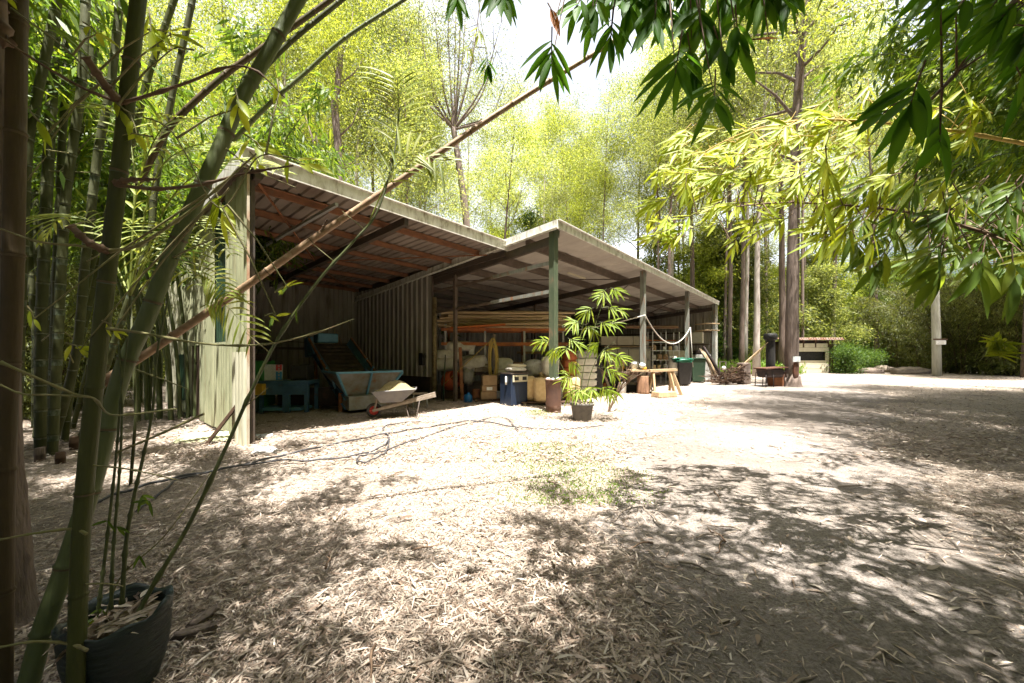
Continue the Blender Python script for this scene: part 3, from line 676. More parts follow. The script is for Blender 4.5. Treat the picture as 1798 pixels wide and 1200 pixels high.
# orange tub barrow, hose coil, jug, stick
t = thing('concrete_mixer', 'small orange drum mixer on a frame, between the rack and the mustard pole', 'mixer', GD(792, 12.6), R(20))
b = MB(); b.lathe([(.14, -.34), (.26, -.26), (.33, -.05), (.33, .08), (.22, .34), (.2, .34), (.3, .06), (.1, -.3)], c=(0, 0, .62), sides=22, M=Matrix.Rotation(R(62), 3, 'X') @ Matrix.Rotation(R(15), 3, 'Y')); b.build('drum', mat('orange_dull', (.36, .07, .02), (.28, .06, .02), scale=5, rough=.6), t)
for x in (-.3, .3):
    b = MB(); b.bar((x, .1, 0), (x * .9, .1, .75), .04, .04); b.build('leg', M['soot'], t)
    b = MB(); b.bar((x, -.35, 0), (x * .9, .1, .6), .04, .04); b.build('leg', M['soot'], t)
b = MB(); b.lathe([(.24, -.5), (.3, -.45), (.3, .4), (.22, .46)], c=(0, 0, .5), sides=18)
single(b, 'drum', M['soot'], 'dark upright drum standing behind the orange mixer', 'drum', GD(806, 13.2), 0)
b = MB(); b.tube([GD(778, 12.0), GD(782, 12.3, 1.5)], .018, 6); single(b, 'handle_stick', M['green_sheet'], 'thin pale-green handle leaning by the mustard pole', 'stick')
b = MB(); b.bar(GD(812, 12.2), GD(808, 12.3, 1.75), .1, .08); single(b, 'timber_prop', M['rust'], 'rough reddish timber prop upright before the rack', 'timber')
b = MB(); b.lathe([(.0, .0), (.12, .0), (.14, .04), (.14, .19), (.10, .25), (.045, .27), (.045, .31), (.0, .31)], sides=16, wob=.05, closed=True)
single(b, 'blue_jug', M['blue_plastic'], 'bright blue plastic jug on the shed floor left of the cartons', 'jug', GD(822, 11.7))
b = MB(); c0 = GD(866, 12.3, 0)
for k in range(9):
    w = .09 + .02 * (k % 4); pts = []
    for i in range(25):
        a = 2 * math.pi * i / 24
        pts.append(c0 + V((math.sin(a) * w + .02 * math.sin(k * 2), -.15 + .02 * k, 1.42 + math.cos(a) * (.62 + .04 * math.sin(k * 3)) - (.12 * (k % 3)))))
    b.tube(pts, .013, 5, cap=False)
b.tube([c0 + V((0, -.1, 2.05)), c0 + V((-.9, -.1, 1.2)), c0 + V((-1.6, -.05, .55))], .012, 5)
single(b, 'hose_coil', M['rope_yellow'], 'yellow hose hanging in a long coil from the front of the rack', 'hose coil')
b = MB(); b.bar(GD(868, 12.5), GD(868, 12.5, 2.2), .08, .08); single(b, 'timber_post', M['wood_grey'], 'grey timber post that carries the hanging yellow hose', 'post')

# smaller clutter along the rack and the shed floor
def tin(px, d, h, r, hh, m, lab):
    b = MB(); b.lathe([(0, 0), (r, 0), (r * 1.02, .02), (r, .04), (r, hh - .03), (r * 1.04, hh - .02), (r * 1.02, hh), (0, hh)], sides=16, closed=True); single(b, 'tin', M[m], lab, 'tin', GD(px, d, h))
def crate(px, d, h, s, m, rz, lab):
    b = MB(); z = s[2]
    b.box((0, 0, .015), (s[0], s[1], .03))
    for k in range(3):
        zz = z * (.18 + .32 * k)
        for q in (-1, 1): b.box((0, q * s[1] / 2, zz), (s[0], .02, z * .24)); b.box((q * s[0] / 2, 0, zz), (.02, s[1], z * .24))
    for q in (-1, 1):
        for w_ in (-1, 1): b.box((q * (s[0] / 2 - .02), w_ * (s[1] / 2 - .02), z / 2), (.03, .03, z))
    single(b, 'slatted_crate', M[m], lab, 'crate', GD(px, d, h), rz)
crate(797, 12.9, 0, (.6, .5, .4), 'wood_dark', .2, 'dark slatted crate on the floor under the left end of the rack')
crate(848, 13.1, .91, (.5, .45, .3), 'wood_grey', -.1, 'grey slatted crate on the rack shelf beside the round roll')
crate(914, 13.4, .91, (.55, .5, .34), 'cardboard', .1, 'brown slatted crate on the rack shelf right of the plump sack')
crate(880, 13.6, 0, (.7, .5, .45), 'soot', .0, 'blackened crate in the shadow under the rack')
tin(872, 12.2, 0, .11, .3, 'galv', 'dented metal tin on the floor left of the navy cabinet')
tin(836, 12.3, 0, .13, .36, 'rust', 'rusty tin between the blue jug and the cartons')
tin(828, 13.5, 1.52, .1, .24, 'white', 'white paint tin standing on the flat bundle of the rack')
tin(950, 13.6, .91, .12, .32, 'blue_light', 'pale blue tin at the right of the rack shelf')
tin(1052, 14.6, .86, .08, .22, 'green_paint', 'green tin at the left end of the workbench')
tin(1083, 14.7, .86, .07, .18, 'galv', 'small metal tin left of the orange bottle')
tin(1060, 14.9, 0, .15, .4, 'rust', 'rusty drum under the left end of the workbench')
tin(1122, 15.2, 0, .16, .42, 'grey_plastic', 'grey tub under the right end of the workbench')
bag('plastic_bag', 'limp grey plastic bag hanging off the rack by the white rolls', 822, 13.0, .75, (.4, .25, .55), M['sack_grey'], .1, cat='bag', e=.8, nz=.25)
bag('feed_sack', 'slumped white sack on the floor before the red mesh pile', 985, 12.4, .2, (.6, .45, .38), M['sack_white'], .3, cat='sack', e=.6, nz=.15)
for k in range(5):
    b = MB(); b.tube([(0, 0, 0), (.08 * k - .1, .15, 1.5), (.12 * k - .2, .25, 2.2 + .12 * k)], .02 + .004 * (k % 3), 6)
    single(b, 'tool_handle', M['wood_grey'] if k % 2 else M['wood_pale'], 'long tool handle leaning at the back of the packing bay', 'tool', S(1.8 + 5.6 - .18 * k, 15.3, 0), PHI, 'tool handles leaning at the back wall')
# work bench under the second bay
t = thing('workbench', 'long wooden trestle workbench under the shed roof behind the upright log', 'workbench', GD(1040, 14.6), R(2))
b = MB(); b.box((1.3, 0, .83), (2.7, .75, .05)); b.build('bench_top', M['wood_grey'], t)
b = MB(); b.box((1.3, -.36, .78), (2.6, .04, .09)); b.build('apron', M['wood_dark'], t)
for x in (.35, 2.0):
    for s in (-1, 1):
        b = MB(); b.bar((x, -.3, .8), (x + s * .3, -.33, 0), .06, .05); b.build('leg', M['wood_grey'], t)
        b = MB(); b.bar((x, .3, .8), (x + s * .3, .33, 0), .06, .05); b.build('leg', M['wood_grey'], t)
b = MB(); b.box((0, 0, 0), (.75, .5, .06)); single(b, 'board', M['wood_pale'], 'pale flat board lying on the right end of the workbench', 'board', GD(1120, 14.3, .90), .1)
b = MB(); b.lathe([(0, 0), (.055, 0), (.055, .3), (.03, .36), (.03, .46), (0, .46)], sides=12, closed=True); single(b, 'bottle', M['orange'], 'orange bottle standing tall on the workbench', 'bottle', GD(1093, 14.6, .86))
b = MB(); b.lathe([(0, 0), (.12, 0), (.14, .2), (.17, .3), (.15, .3), (.11, .05)], sides=18); single(b, 'pot', M['board_white'], 'white enamel pot on the workbench between bottle and log', 'pot', GD(1114, 14.6, .93))
for px, s, m, lab in ((1128, .2, 'board_white', 'crumpled white and blue bag on the bench beside the post'), (1131, .16, 'yellow', 'round yellowish gourd at the bench end beside the post'), (1100, .22, 'soot', 'dark lumpy tool bag on the workbench behind the orange bottle'), (1072, .2, 'sack_tan', 'small tan bag near the left end of the workbench')):
    bag('bench_bag', lab, px, 14.2 if px > 1120 else 14.7, .98 + (px == 1128) * .12, (s * 1.2, s, s), M[m], .2, cat='bag', e=.9, nz=.15)
b = MB(); b.lathe([(0, 0), (.13, 0), (.15, .42), (.155, .44), (.14, .44), (.12, .05)], sides=20)
o = single(b, 'bucket', M['white'], 'white plastic bucket on the ground under the workbench', 'bucket', GD(1093, 14.4))
b = MB(); b.box((-.03, -.139, .2), (.12, .012, .16)); b.build('label', M['sack_grey'], o)
for px, d, s, lab in ((1108, 15, (.7, .4, .3), 'dark crate on the floor beneath the workbench'), (1070, 15.2, (.8, .5, .6), 'black box under the left part of the workbench')):
    b = MB(); b.box((0, 0, s[2] / 2), s); b.box((0, -s[1] / 2 - .01, s[2] * .7), (s[0] * .9, .02, .05)); single(b, 'crate', M['black'], lab, 'crate', GD(px, d), .1, bevel=.01)
# back of the long shed: cream cupboards and rack
t = thing('cupboard', 'row of cream cupboards against the back of the long shed', 'cupboard', GD(1096, 21.5), R(5))
for k in range(3):
    b = MB(); b.box((-1.0 + k * .95, 0, 2.35), (.92, .5, .5)); b.build('upper_door', M['cream'], t, bevel=.01)
b = MB(); b.box((.2, .1, 1.0), (2.7, .5, 1.9)); b.build('body', M['inner_sheet'], t)
for k in range(4):
    b = MB(); b.box((-.8 + k * .66, -.17, 1.05), (.6, .03, 1.6)); b.build('door', M['cream'], t)
b = MB(); b.box((.2, .05, 2.02), (2.9, .6, .06)); b.build('shelf', M['wood_pale'], t)
t = thing('wire_shelf', 'white wire shelving stacked with jars and small pots behind the second post', 'shelving', GD(1146, 19.5), R(8))
for x in (0, .75, 1.5):
    for y in (0, .5):
        b = MB(); b.bar((x, y, 0), (x, y, 2.75), .03, .03); b.build('upright', M['white'], t)
for z in (.75, 1.25, 1.75, 2.2):
    b = MB(); b.box((.75, .25, z), (1.55, .52, .03)); b.build('shelf', M['white'], t)
js = []
for k in range(16):
    b = MB() if k < 4 else None
    if b:
        r = .07 + .02 * k; b.lathe([(0, 0), (r, 0), (r * 1.05, .12), (r * .8, .2 + .03 * k), (r * .7, .2 + .03 * k), (0, .2 + .03 * k)], sides=10, closed=True); o = b.build('jar', [M['white'], M['sack_tan'], M['stone'], M['cardboard']][k]); js.append(o)
    else:
        o = js[k % 4].copy(); COL.objects.link(o)
    o.location = GD(1146, 19.5) + V((.12 + (k % 5) * .3, .1 + random.uniform(0, .2), [.77, 1.27, 1.77][k // 6] if k < 18 else 1.27)); tag(o, 'small pot or jar on the white wire shelving', 'jar', 'jars on the wire shelving')
# timber on brackets near the back
for k in range(7):
    b = MB(); b.bar((-1.6, k * .06, 0), (1.4, k * .07 - .1, .02), .07, .05)
    single(b, 'timber_length', M['bamboo_dry'] if k % 2 else M['rust_purlin'], 'sawn timber length stored high in the back bay', 'timber', GD(1148, 20.2, 3.0 + .05 * (k % 3)), R(8), 'timber lengths stored in the back bay')
for k in range(4):
    b = MB(); b.bar((-.9, k * .07, 0), (.9, k * .06, 0), .06, .05)
    single(b, 'timber_length', M['orange_beam'], 'reddish timber length on the second tier in the back bay', 'timber', GD(1160, 19.8, 2.3), R(8), 'reddish timber in the back bay')
def white_good(name, label, cat, px, d, w, dp, h, m, rz, z=0.0):
    t = thing(name, label, cat, GD(px, d, z), rz)
    b = MB(); b.box((0, 0, h / 2), (w, dp, h)); b.build('body', M[m], t, bevel=.02)
    b = MB(); b.box((0, -dp / 2 - .012, h * .7), (w - .03, .02, h * .56)); o = b.build('door', M[m], t, bevel=.01)
    b = MB(); b.box((0, -dp / 2 - .012, h * .2), (w - .03, .02, h * .36)); b.build('door', M[m], t, bevel=.01)
    b = MB(); b.box((w * .38, -dp / 2 - .04, h * .62), (.03, .03, .25)); b.build('handle', M['galv'], o)
white_good('fridge', 'tall cream fridge against the end wall of the long shed', 'fridge', 1187, 22.6, 1.05, .6, 1.8, 'cream', R(-8))
b = MB(); b.box((0, 0, .9), (.35, .4, 1.8)); b.box((0, -.21, 1.2), (.3, .02, .9)); single(b, 'narrow_cupboard', M['wood_pale'], 'narrow brown timber cupboard right of the cream fridge', 'cupboard', GD(1203, 22.6), R(-8), bevel=.01)
white_good('washing_machine', 'white appliance with boxes on it at the end of the long shed', 'appliance', 1231, 22.0, .9, .6, 1.55, 'white', R(-5))
b = MB(); b.box((0, 0, .12), (.7, .4, .24)); b.box((0, -.21, .12), (.5, .02, .12)); single(b, 'box', M['soot'], 'dark box lying on top of the white appliance', 'box', GD(1228, 22.0, 1.56), .1, bevel=.01)
t = thing('air_conditioner', 'cream air conditioner box fixed high on the end wall', 'air conditioner', GD(1225, 22.6, 2.25), R(-35))
b = MB(); b.box((0, 0, .33), (.6, .45, .66)); b.build('body', M['cream'], t, bevel=.02)
b = MB()
for k in range(9): b.box((0, -.235, .08 + k * .06), (.5, .02, .025))
b.build('grille', M['white'], t)
for z, m in ((2.95, 'wood_pale'), (3.35, 'wood_pale')):
    b = MB(); b.tube([(0, 0, 0), (.6, -.02, .06), (1.3, -.1, .02)], .035, 8); single(b, 'pole', M[m], 'short pale pole tucked on the end wall, %s one' % ('lower' if z < 3 else 'upper'), 'pole', GD(1221, 22.2, z), R(-12))
def wheelie(name, label, px, d, m, lidm, rz, sc=1.0):
    t = thing(name, label, 'bin', GD(px, d), rz)
    b = MB(); b.box((0, 0, .55), (.58, .7, 1.0), taper=.8); b.build('body', M[m], t, bevel=.03)
    b = MB(); b.box((0, 0, 1.07), (.62, .75, .05)); b.build('lid', M[m], t, bevel=.02)
    for s in (-1, 1):
        b = MB(); b.lathe([(.02, -.03), (.1, -.03), (.1, .03), (.02, .03)], c=(s * .26, .3, .1), sides=14, M=Matrix.Rotation(R(90), 3, 'Y')); b.build('wheel', M['rubber'], t)
    t.scale = (sc, sc, sc); return t
wheelie('wheelie_bin', 'dark grey wheelie bin with a green bag spilling over its rim', 1200, 18.6, 'bin_dark', 'green_bag', R(-10), 1.12)
bag('bin_bag', 'shiny green plastic bag draped over the dark wheelie bin', 1198, 18.4, 1.26, (.84, .9, .22), M['green_bag'], -.15, cat='bag', e=.5, nz=.28)
bag('white_bag', 'crumpled pale plastic bag squeezed left of the dark wheelie bin', 1183, 18.8, .95, (.5, .5, 1.0), M['sack_white'], .2, cat='bag', e=.8, nz=.15)
wheelie('wheelie_bin', 'dark green wheelie bin behind the grey bin, by the end wall', 1226, 20.6, 'bin_green', 'bin_green', R(-25), 1.25)
for k in range(9):
    b = MB(); b.tube([(0, 0, 0), (-.2 + random.uniform(-.1, .1), .25, 1.0), (-.55 + .03 * k, .5, 1.9 - .05 * k)], random.uniform(.02, .035), 6)
    single(b, 'leaning_stick', M['wood_pale'] if k % 3 else M['wood_grey'], 'pale stick in the bundle leaning at the shed end', 'stick', GD(1258 + k * 1.2 - 4, 20.6 + .03 * k), .1, 'pale sticks leaning at the shed end')
b = MB(); b.tube([(0, 0, 0), (-.5, .3, 1.2), (-.95, .4, 2.0)], [.1, .09, .06], 8, jit=.12); single(b, 'dark_log', M['soot'], 'long dark log leaning against the last front post', 'log', GD(1272, 20.4))
bag('white_bag', 'white sack lying at the foot of the leaning sticks', 1262, 20.2, .2, (.7, .4, .4), M['sack_white'], .1, cat='bag', e=.8)
# stick heap in a metal cage
ch = GD(1286, 19.0)
t = thing('stick_heap', 'heap of dead sticks and brush against a square dark stump outside the shed end', 'brush heap', ch)
b = MB()
for k in range(260):
    x = random.uniform(-.85, .6); h = max(.08, .3 + .5 * (x + .85)) * random.random()
    a = random.uniform(0, 6.28); L = random.uniform(.3, .9)
    d = V((math.cos(a), math.sin(a) * .6, random.uniform(-.15, .5)))
    p = V((x, random.uniform(-.4, .4), h + .05)); b.tube([p, p + d * L * .5 + V((0, 0, .03)), p + d * L], [.02, .016, .008], 5)
b.build('sticks', M['wood_dark'], t)
b = MB(); b.box((.62, .05, .55), (.45, .5, 1.15)); b.build('stump', M['bark_gum'], t, bevel=.06)
for k in range(5):
    b = MB(); b.tube([(-.5 + k * .12, -.1, .25 + .1 * k), (.5 + .05 * k, 0, .9 + .07 * k), (1.5 + .1 * k, .1, 1.7 + .12 * k)], [.03, .026, .014], 6); b.build('long_stick', M['wood_pale'], t)
t = thing('metal_cage', 'thin dark metal frame standing at the left of the stick heap', 'frame', GD(1264, 18.9), .2)
for x in (0, .35):
    b = MB(); b.tube([(x, 0, 0), (x, 0, 1.18)], .022, 6); b.build('upright', M['soot'], t)
b = MB(); b.tube([(0, 0, 1.17), (.35, 0, 1.17)], .022, 6); b.build('rail', M['soot'], t)
b = MB(); b.sack((0, 0, 0), (.2, .2, .21), e=1, nz=.05); single(b, 'pale_ball', M['stone'], 'pale round lump beside the metal frame', 'ball', GD(1271, 18.7, .85))
# brazier
t = thing('brazier', 'blackened half-drum brazier on thin legs left of the big tree trunk', 'brazier', GD(1352, 17.6), R(10))
b = MB(); b.box((0, 0, .66), (1.02, .62, .42), taper=.9); b.build('drum', M['soot'], t, bevel=.06)
b = MB(); b.box((.03, 0, .9), (1.18, .74, .05), M=Matrix.Rotation(R(-3), 3, 'Y')); b.build('lid', M['rust_dark'], t)
for x in (-.5, -.1, .48):
    for y in (-.28, .28):
        b = MB(); b.tube([(x, y, .7), (x * 1.05, y * 1.1, 0)], .02, 6); b.build('leg', M['soot'], t)
b = MB(); b.box((.35, .1, .3), (.4, .4, .55)); b.build('fire_box', M['rust'], t)
t = thing('flue_pipe', 'tall black flue pipe with a wide collar behind the brazier', 'flue', GD(1353, 19.6))
b = MB(); b.lathe([(.22, 0), (.21, 1.2), (.2, 2.3), (.2, 2.35)], sides=20); b.build('pipe', M['black'], t)
b = MB(); b.lathe([(.2, 2.28), (.31, 2.34), (.32, 2.58), (.24, 2.66), (.0, 2.66)], sides=20); b.build('cowl', M['black'], t)
t = thing('hearth_bricks', 'low rusty brick surround beside the brazier and tree', 'hearth', GD(1372, 17.9), .1)
b = MB(); b.box((0, 0, .35), (.55, .5, .7)); b.build('surround', M['rust'], t, bevel=.02)
b = MB(); b.box((-.02, 0, .72), (.62, .56, .05)); b.build('cap', M['soot'], t)
# far hut
t = thing('hut', 'small pale hut with a rusty flat roof behind the big tree', 'hut', GD(1412, 32.5), R(-3))
b = MB()
for k in range(5): b.box((0, -.6, .2 + .36 * k + (.75 if k > 2 else 0)), (3.2, .05 + .02 * (k % 2), .345))
b.build('front_wall', M['cream'], t)
b = MB(); b.box((-1.45, -.62, 1.46), (.28, .05, .75)); b.box((1.45, -.62, 1.46), (.28, .05, .75)); b.build('front_wall', M['cream'], t)
b = MB(); b.box((0, -.35, 1.45), (2.7, .05, .78)); b.build('window', M['black'], t)
b = MB(); b.box((1.7, .4, 1.25), (.2, 2.0, 2.5)); b.box((-1.6, .4, 1.25), (.1, 2, 2.5)); b.box((0, 1.4, 1.4), (3.4, .06, 2.8)); b.build('side_wall', M['wood_dark'], t)
b = MB(); b.corr((-1.95, -1.15, 2.95), (1, 0, 0), 4.4, (0, 1, .05), 3.0, (0, -.05, 1), pitch=.2, depth=.06); b.box((.25, -1.1, 2.9), (4.4, .06, .12)); b.build('roof', M['rusty_roof'], t)
for x in (-1.55, -.5, .5, 1.55, 1.9):
    b = MB(); b.bar((x, -.6, 2.2 if x < 1.8 else 0), (x, -.6, 2.9), .1, .1); b.build('post', M['wood_dark'], t)
b = MB(); b.box((0, -.3, 2.62), (3.3, .05, .4)); b.build('lintel', M['soot'], t)
# power pole with a small sign, tree sign
t = thing('timber_post', 'tall pale grey timber post with a white sign, by the track', 'post', GD(1645, 27.0))
b = MB(); b.tube([(0, 0, -.2), (-.03, 0, 2.5), (-.1, 0, 5.0), (-.16, 0, 8.8)], [.25, .24, .22, .2], 16); b.build('pole', M['grey_post'], t)
s_ = MB(); s_.box((-.02, -.27, 2.45), (.72, .03, .3)); s_ = s_.build('sign', M['white'], t)
b = MB(); b.box((-.02, -.25, 2.68), (1.0, .05, .1)); b.build('crosspiece', M['wood_dark'], t)
b = MB()
for k in range(3): b.box((-.02, -.287, 2.54 - k * .09), (.5 - .1 * (k % 2), .004, .022))
b.build('lettering', M['sack_grey'], s_)

# ground hoses
def hose(name, label, pts, r, n=90):
    pp = spline([G(x, y) + V((0, 0, r + .022 + dz)) for x, y, dz in [(q + (0,))[:3] for q in pts]], n)
    pp = [p + V((0, 0, .008 * math.sin(i * .9))) for i, p in enumerate(pp)]
    b = MB(); b.tube(pp, r, 8); return single(b, name, M['hose'], label, 'hose')
hose('garden_hose', 'thick black hose trailing across the litter and looping before the shed', [(130, 905), (210, 872), (300, 846), (400, 827), (500, 803), (600, 781), (690, 763), (760, 752), (830, 742), (900, 752)], .014)
hose('garden_hose', 'grey hose curling into a loop on the sunlit litter', [(240, 905), (285, 870), (330, 842), (470, 815), (560, 812), (640, 800), (675, 785), (682, 770), (672, 756), (688, 748), (740, 742)], .012)
hose('garden_hose', 'short hose ring lying on the litter below the wheelbarrow', [(684, 772), (679, 795), (664, 806), (640, 816), (626, 812), (635, 804), (660, 800), (690, 790), (800, 752), (880, 735), (910, 758)], .011)
hose('garden_hose', 'thin dark hose line along the bright ground in front of the long shed', [(900, 752), (980, 757), (1060, 750)], .010)
bag('plastic_wrap', 'crumpled white and brown plastic on the ground by the shed corner', 466, 5.45, .05, (.32, .2, .13), M['stone'], .2, cat='litter', e=.9, nz=.25)
bag('plastic_wrap', 'pale flat scrap lying just inside the shed corner', 462, 6.6, .03, (.3, .3, .05), M['board_white'], .2, cat='litter', e=.7, nz=.2)
# ================================================================== vegetation
SUN = V((.071, -.257, 1.0)).normalized()

def leaf_obj(name, Bs, Ds, L, W, m, parent=None, droop=.4):
    B = np.concatenate(Bs); D = np.concatenate(Ds)
    n = len(B); LL = L * rng.uniform(.65, 1.25, n); WW = W * rng.uniform(.75, 1.25, n)
    v, f = leaf_quads(B, D, LL, WW, droop)
    return np_mesh(name, v, f, m, parent)

def clump(c, r, n, down=.5, flat=.7):
    B = np.array(c)[None, :] + rng.normal(size=(n, 3)) * np.array([r, r, r * flat]) * .6
    D = rng.normal(size=(n, 3)) * np.array([1, 1, .7]) + np.array([0, 0, -down]) + (B - np.array(c)) / r * .7
    return B, D

def gum(name, label, seed, H=20.0, spread=3.6, r0=.19, cb=.4, nb=16, nsub=5, per=150, cr=.85, lm='leaf_gum', bm='bark_gum', L=.15, W=.042, lean=0.0, fork=False, down=.5, rise=(.5, 1.3)):
    rs = random.Random(seed)
    t = thing(name, label, 'tree')
    b = MB(); path = []; x = y = 0.0; n = 12; vx, vy = rs.uniform(-.02, .02) + lean, rs.uniform(-.02, .02)
    for i in range(n + 1):
        path.append(V((x, y, H * .96 * i / n - (.2 if i == 0 else 0)))); vx += rs.uniform(-.025, .025); vy += rs.uniform(-.025, .025); x += vx * H / n; y += vy * H / n
    rad = [r0 * (1.35 if i == 0 else 1.0) * (1 - .93 * (i / n) ** 1.1) for i in range(n + 1)]
    b.tube(path, rad, 10, jit=.05)
    Bs, Ds = [], []
    az = rs.uniform(0, 6)
    for k in range(nb):
        tt = cb + (.97 - cb) * (k + rs.random() * .8) / nb
        i = min(int(tt * n), n - 1); p = path[i].lerp(path[i + 1], tt * n - i)
        az += 2.4 + rs.uniform(-.5, .5)
        q = (tt - cb) / (1 - cb)
        Lb = spread * (1.15 - .7 * q) * rs.uniform(.6, 1.25)
        if fork: Lb = spread * rs.uniform(.9, 1.5)
        el = rs.uniform(*rise)
        d = V((math.cos(az), math.sin(az), el)).normalized()
        pts = [p]; dd = d.copy()
        for j in range(5):
            dd = (dd + V((rs.uniform(-.25, .25), rs.uniform(-.25, .25), rs.uniform(-.15, .25)))).normalized(); pts.append(pts[-1] + dd * Lb / 5)
        rb = max(.018, r0 * (1 - .9 * tt) * (.62 if fork else .42))
        b.tube(pts, [rb * (1 - .85 * j / 5) for j in range(6)], 6, cap=False)
        for m in range(nsub):
            j = rs.choice([2, 3, 4, 5]); s0 = pts[j]
            d2 = (dd + V((rs.uniform(-1, 1), rs.uniform(-1, 1), rs.uniform(-.5, .6)))).normalized()
            L2 = Lb * rs.uniform(.2, .45); e = s0 + d2 * L2 + V((0, 0, -.06 * L2))
            b.tube([s0, s0.lerp(e, .5) + V((0, 0, .05)), e], [rb * .32, rb * .2, .005], 4, cap=False)
            for cc, w in ((e, 1), (s0.lerp(e, .5), .5)):
                B, D = clump(cc, cr * rs.uniform(.7, 1.3), int(per * w * rs.uniform(.6, 1.3)), down); Bs.append(B); Ds.append(D)
    b.build('trunk', M[bm], t)
    leaf_obj('crown', Bs, Ds, L, W, M[lm], t)
    return t

def bush(name, label, seed, H=3.0, Rr=1.6, n=9000, lm='leaf_shrub', L=.16, W=.06, cat='bush', stems=12):
    rs = random.Random(seed); t = thing(name, label, cat); b = MB(); Bs, Ds = [], []
    for k in range(stems):
        az = rs.uniform(0, 6.28); q = rs.random() ** .5; h = H * rs.uniform(.55, 1.0) * (1 - .35 * q)
        tip = V((math.cos(az) * Rr * q, math.sin(az) * Rr * q, h))
        mid = V((tip.x * .35, tip.y * .35, h * .6))
        b.tube([V((tip.x * .1, tip.y * .1, -.1)), mid, tip], [.035, .022, .006], 5, cap=False)
        for j in range(6):
            c = mid.lerp(tip, j / 5) if j > 1 else V((tip.x * .6, tip.y * .6, h * (.2 + .2 * j)))
            B, D = clump(c + V((rs.uniform(-.3, .3), rs.uniform(-.3, .3), 0)) * Rr * .6, Rr * .38, n // (stems * 6), .2, .8); B[:, 2] = np.abs(B[:, 2]); Bs.append(B); Ds.append(D)
    b.build('stem', M['bark_gum'], t); leaf_obj('foliage', Bs, Ds, L, W, M[lm], t)
    return t

def grove(name, label, seed, H=10.0, nc=26, rb=.7, arch=3.0, per=34, twigs=22, lm='leaf_bamboo', cm='culm_pale', L=.19, W=.028, low=.35, rc=.045, cat='bamboo'):
    rs = random.Random(seed); t = thing(name, label, cat); b = MB(); Bs, Ds = [], []
    for k in range(nc):
        az = rs.uniform(0, 6.28); r = rb * rs.random() ** .5
        p0 = V((math.cos(az) * r, math.sin(az) * r, -.1)); out = az + rs.uniform(-.6, .6); A = arch * rs.uniform(.3, 1.1); h = H * rs.uniform(.7, 1.05)
        pts = [p0 + V((math.cos(out) * A * s ** 2.2, math.sin(out) * A * s ** 2.2, h * (s - .22 * s ** 4))) for s in [i / 12 for i in range(13)]]
        b.tube(pts, [rc * (1 - .88 * i / 12) for i in range(13)], 7, cap=False)
        for j in range(twigs):
            s = low + (1 - low) * (j + rs.random()) / twigs; i = min(int(s * 12), 11); p = pts[i].lerp(pts[i + 1], s * 12 - i)
            a2 = rs.uniform(0, 6.28); tl = rs.uniform(.5, 1.5) * (1.3 - .6 * s)
            d = V((math.cos(a2), math.sin(a2), rs.uniform(-.2, .4))).normalized()
            e = p + d * tl - V((0, 0, .25 * tl))
            b.tube([p, p + d * tl * .5, e], [.008, .006, .002], 4, cap=False)
            m = int(per * rs.uniform(.6, 1.4)); u = rng.random(m)[:, None]
            B = np.array(p) * (1 - u) + np.array(e) * u + rng.normal(size=(m, 3)) * .13 * (tl ** .5)
            D = rng.normal(size=(m, 3)) * .8 + np.array([d.x, d.y, -.9])
            Bs.append(B); Ds.append(D)
    b.build('culm', M[cm], t); leaf_obj('foliage', Bs, Ds, L, W, M[lm], t, droop=.5)
    return t

# ---- sources, each placed as the first of its kind
srcG = [gum('gum_tree', 'x', 100 + i, H=20 + 2 * (i % 3), spread=[3.4, 4.2, 2.8, 3.8, 4.6][i], cb=[.42, .5, .36, .55, .4][i], nb=[17, 16, 19, 14, 17][i], lm=['leaf_gum', 'leaf_gum', 'leaf_lime', 'leaf_gum', 'leaf_lime'][i], bm=['bark_gum', 'bark_pale', 'bark_gum', 'bark_brown', 'bark_pale'][i], r0=[.13, .16, .11, .15, .14][i], per=[150, 165, 135, 150, 135][i]) for i in range(5)]
srcS = [gum('young_gum', 'x', 200 + i, H=13, spread=2.6, r0=.09, cb=.08, nb=26, nsub=4, per=140, cr=.8, lm=['leaf_gum', 'leaf_lime', 'leaf_shrub'][i], L=.24, W=.075) for i in range(3)]
srcB = [bush('shrub', 'x', 50 + i, H=[3, 3.6, 4.2][i], Rr=[1.8, 1.6, 2.2][i], lm=['leaf_shrub', 'leaf_shrub', 'leaf_gum'][i], n=[9000, 8000, 10000][i]) for i in range(3)]
srcD = grove('bamboo_clump', 'x', 71, H=8.0, nc=34, rb=1.4, arch=4.2, per=44, twigs=26, lm='leaf_dark', cm='culm_brown', low=.05, L=.2, W=.035)
srcM = grove('bamboo_clump', 'x', 72, H=12.0, nc=30, rb=1.2, arch=4.5, per=30, twigs=24, lm='leaf_bamboo', cm='culm_pale', low=.25)
srcO = grove('bamboo_clump', 'x', 73, H=10.5, nc=24, rb=.9, arch=3.5, per=34, twigs=22, lm='leaf_bamboo', cm='culm_pale', low=.45, L=.28, W=.052)
used = set()
def place(src, loc, rz, sc, label, group=None):
    if src.name not in used:
        used.add(src.name); src.location = loc; src.rotation_euler = (0, 0, rz); src.scale = (sc, sc, sc) if not hasattr(sc, '__len__') else sc
        src['label'] = label
        if group: src['group'] = group
        return src
    return dup(src, loc, rz, sc, label, group)
GH = [20, 22, 24, 20, 22]
def uw(x, y): return x * sT + y * cT, -x * cT + y * sT

# ---- named trees
def gum_at(px, d, ytop, i, label, rz=None, wide=1.0):
    h = (EYE + (HY - ytop) * d / F) / GH[i]
    return place(srcG[i], GD(px, d), rs_.uniform(0, 6.28) if rz is None else rz, (h * wide, h * wide, h), label)
rs_ = random.Random(5)
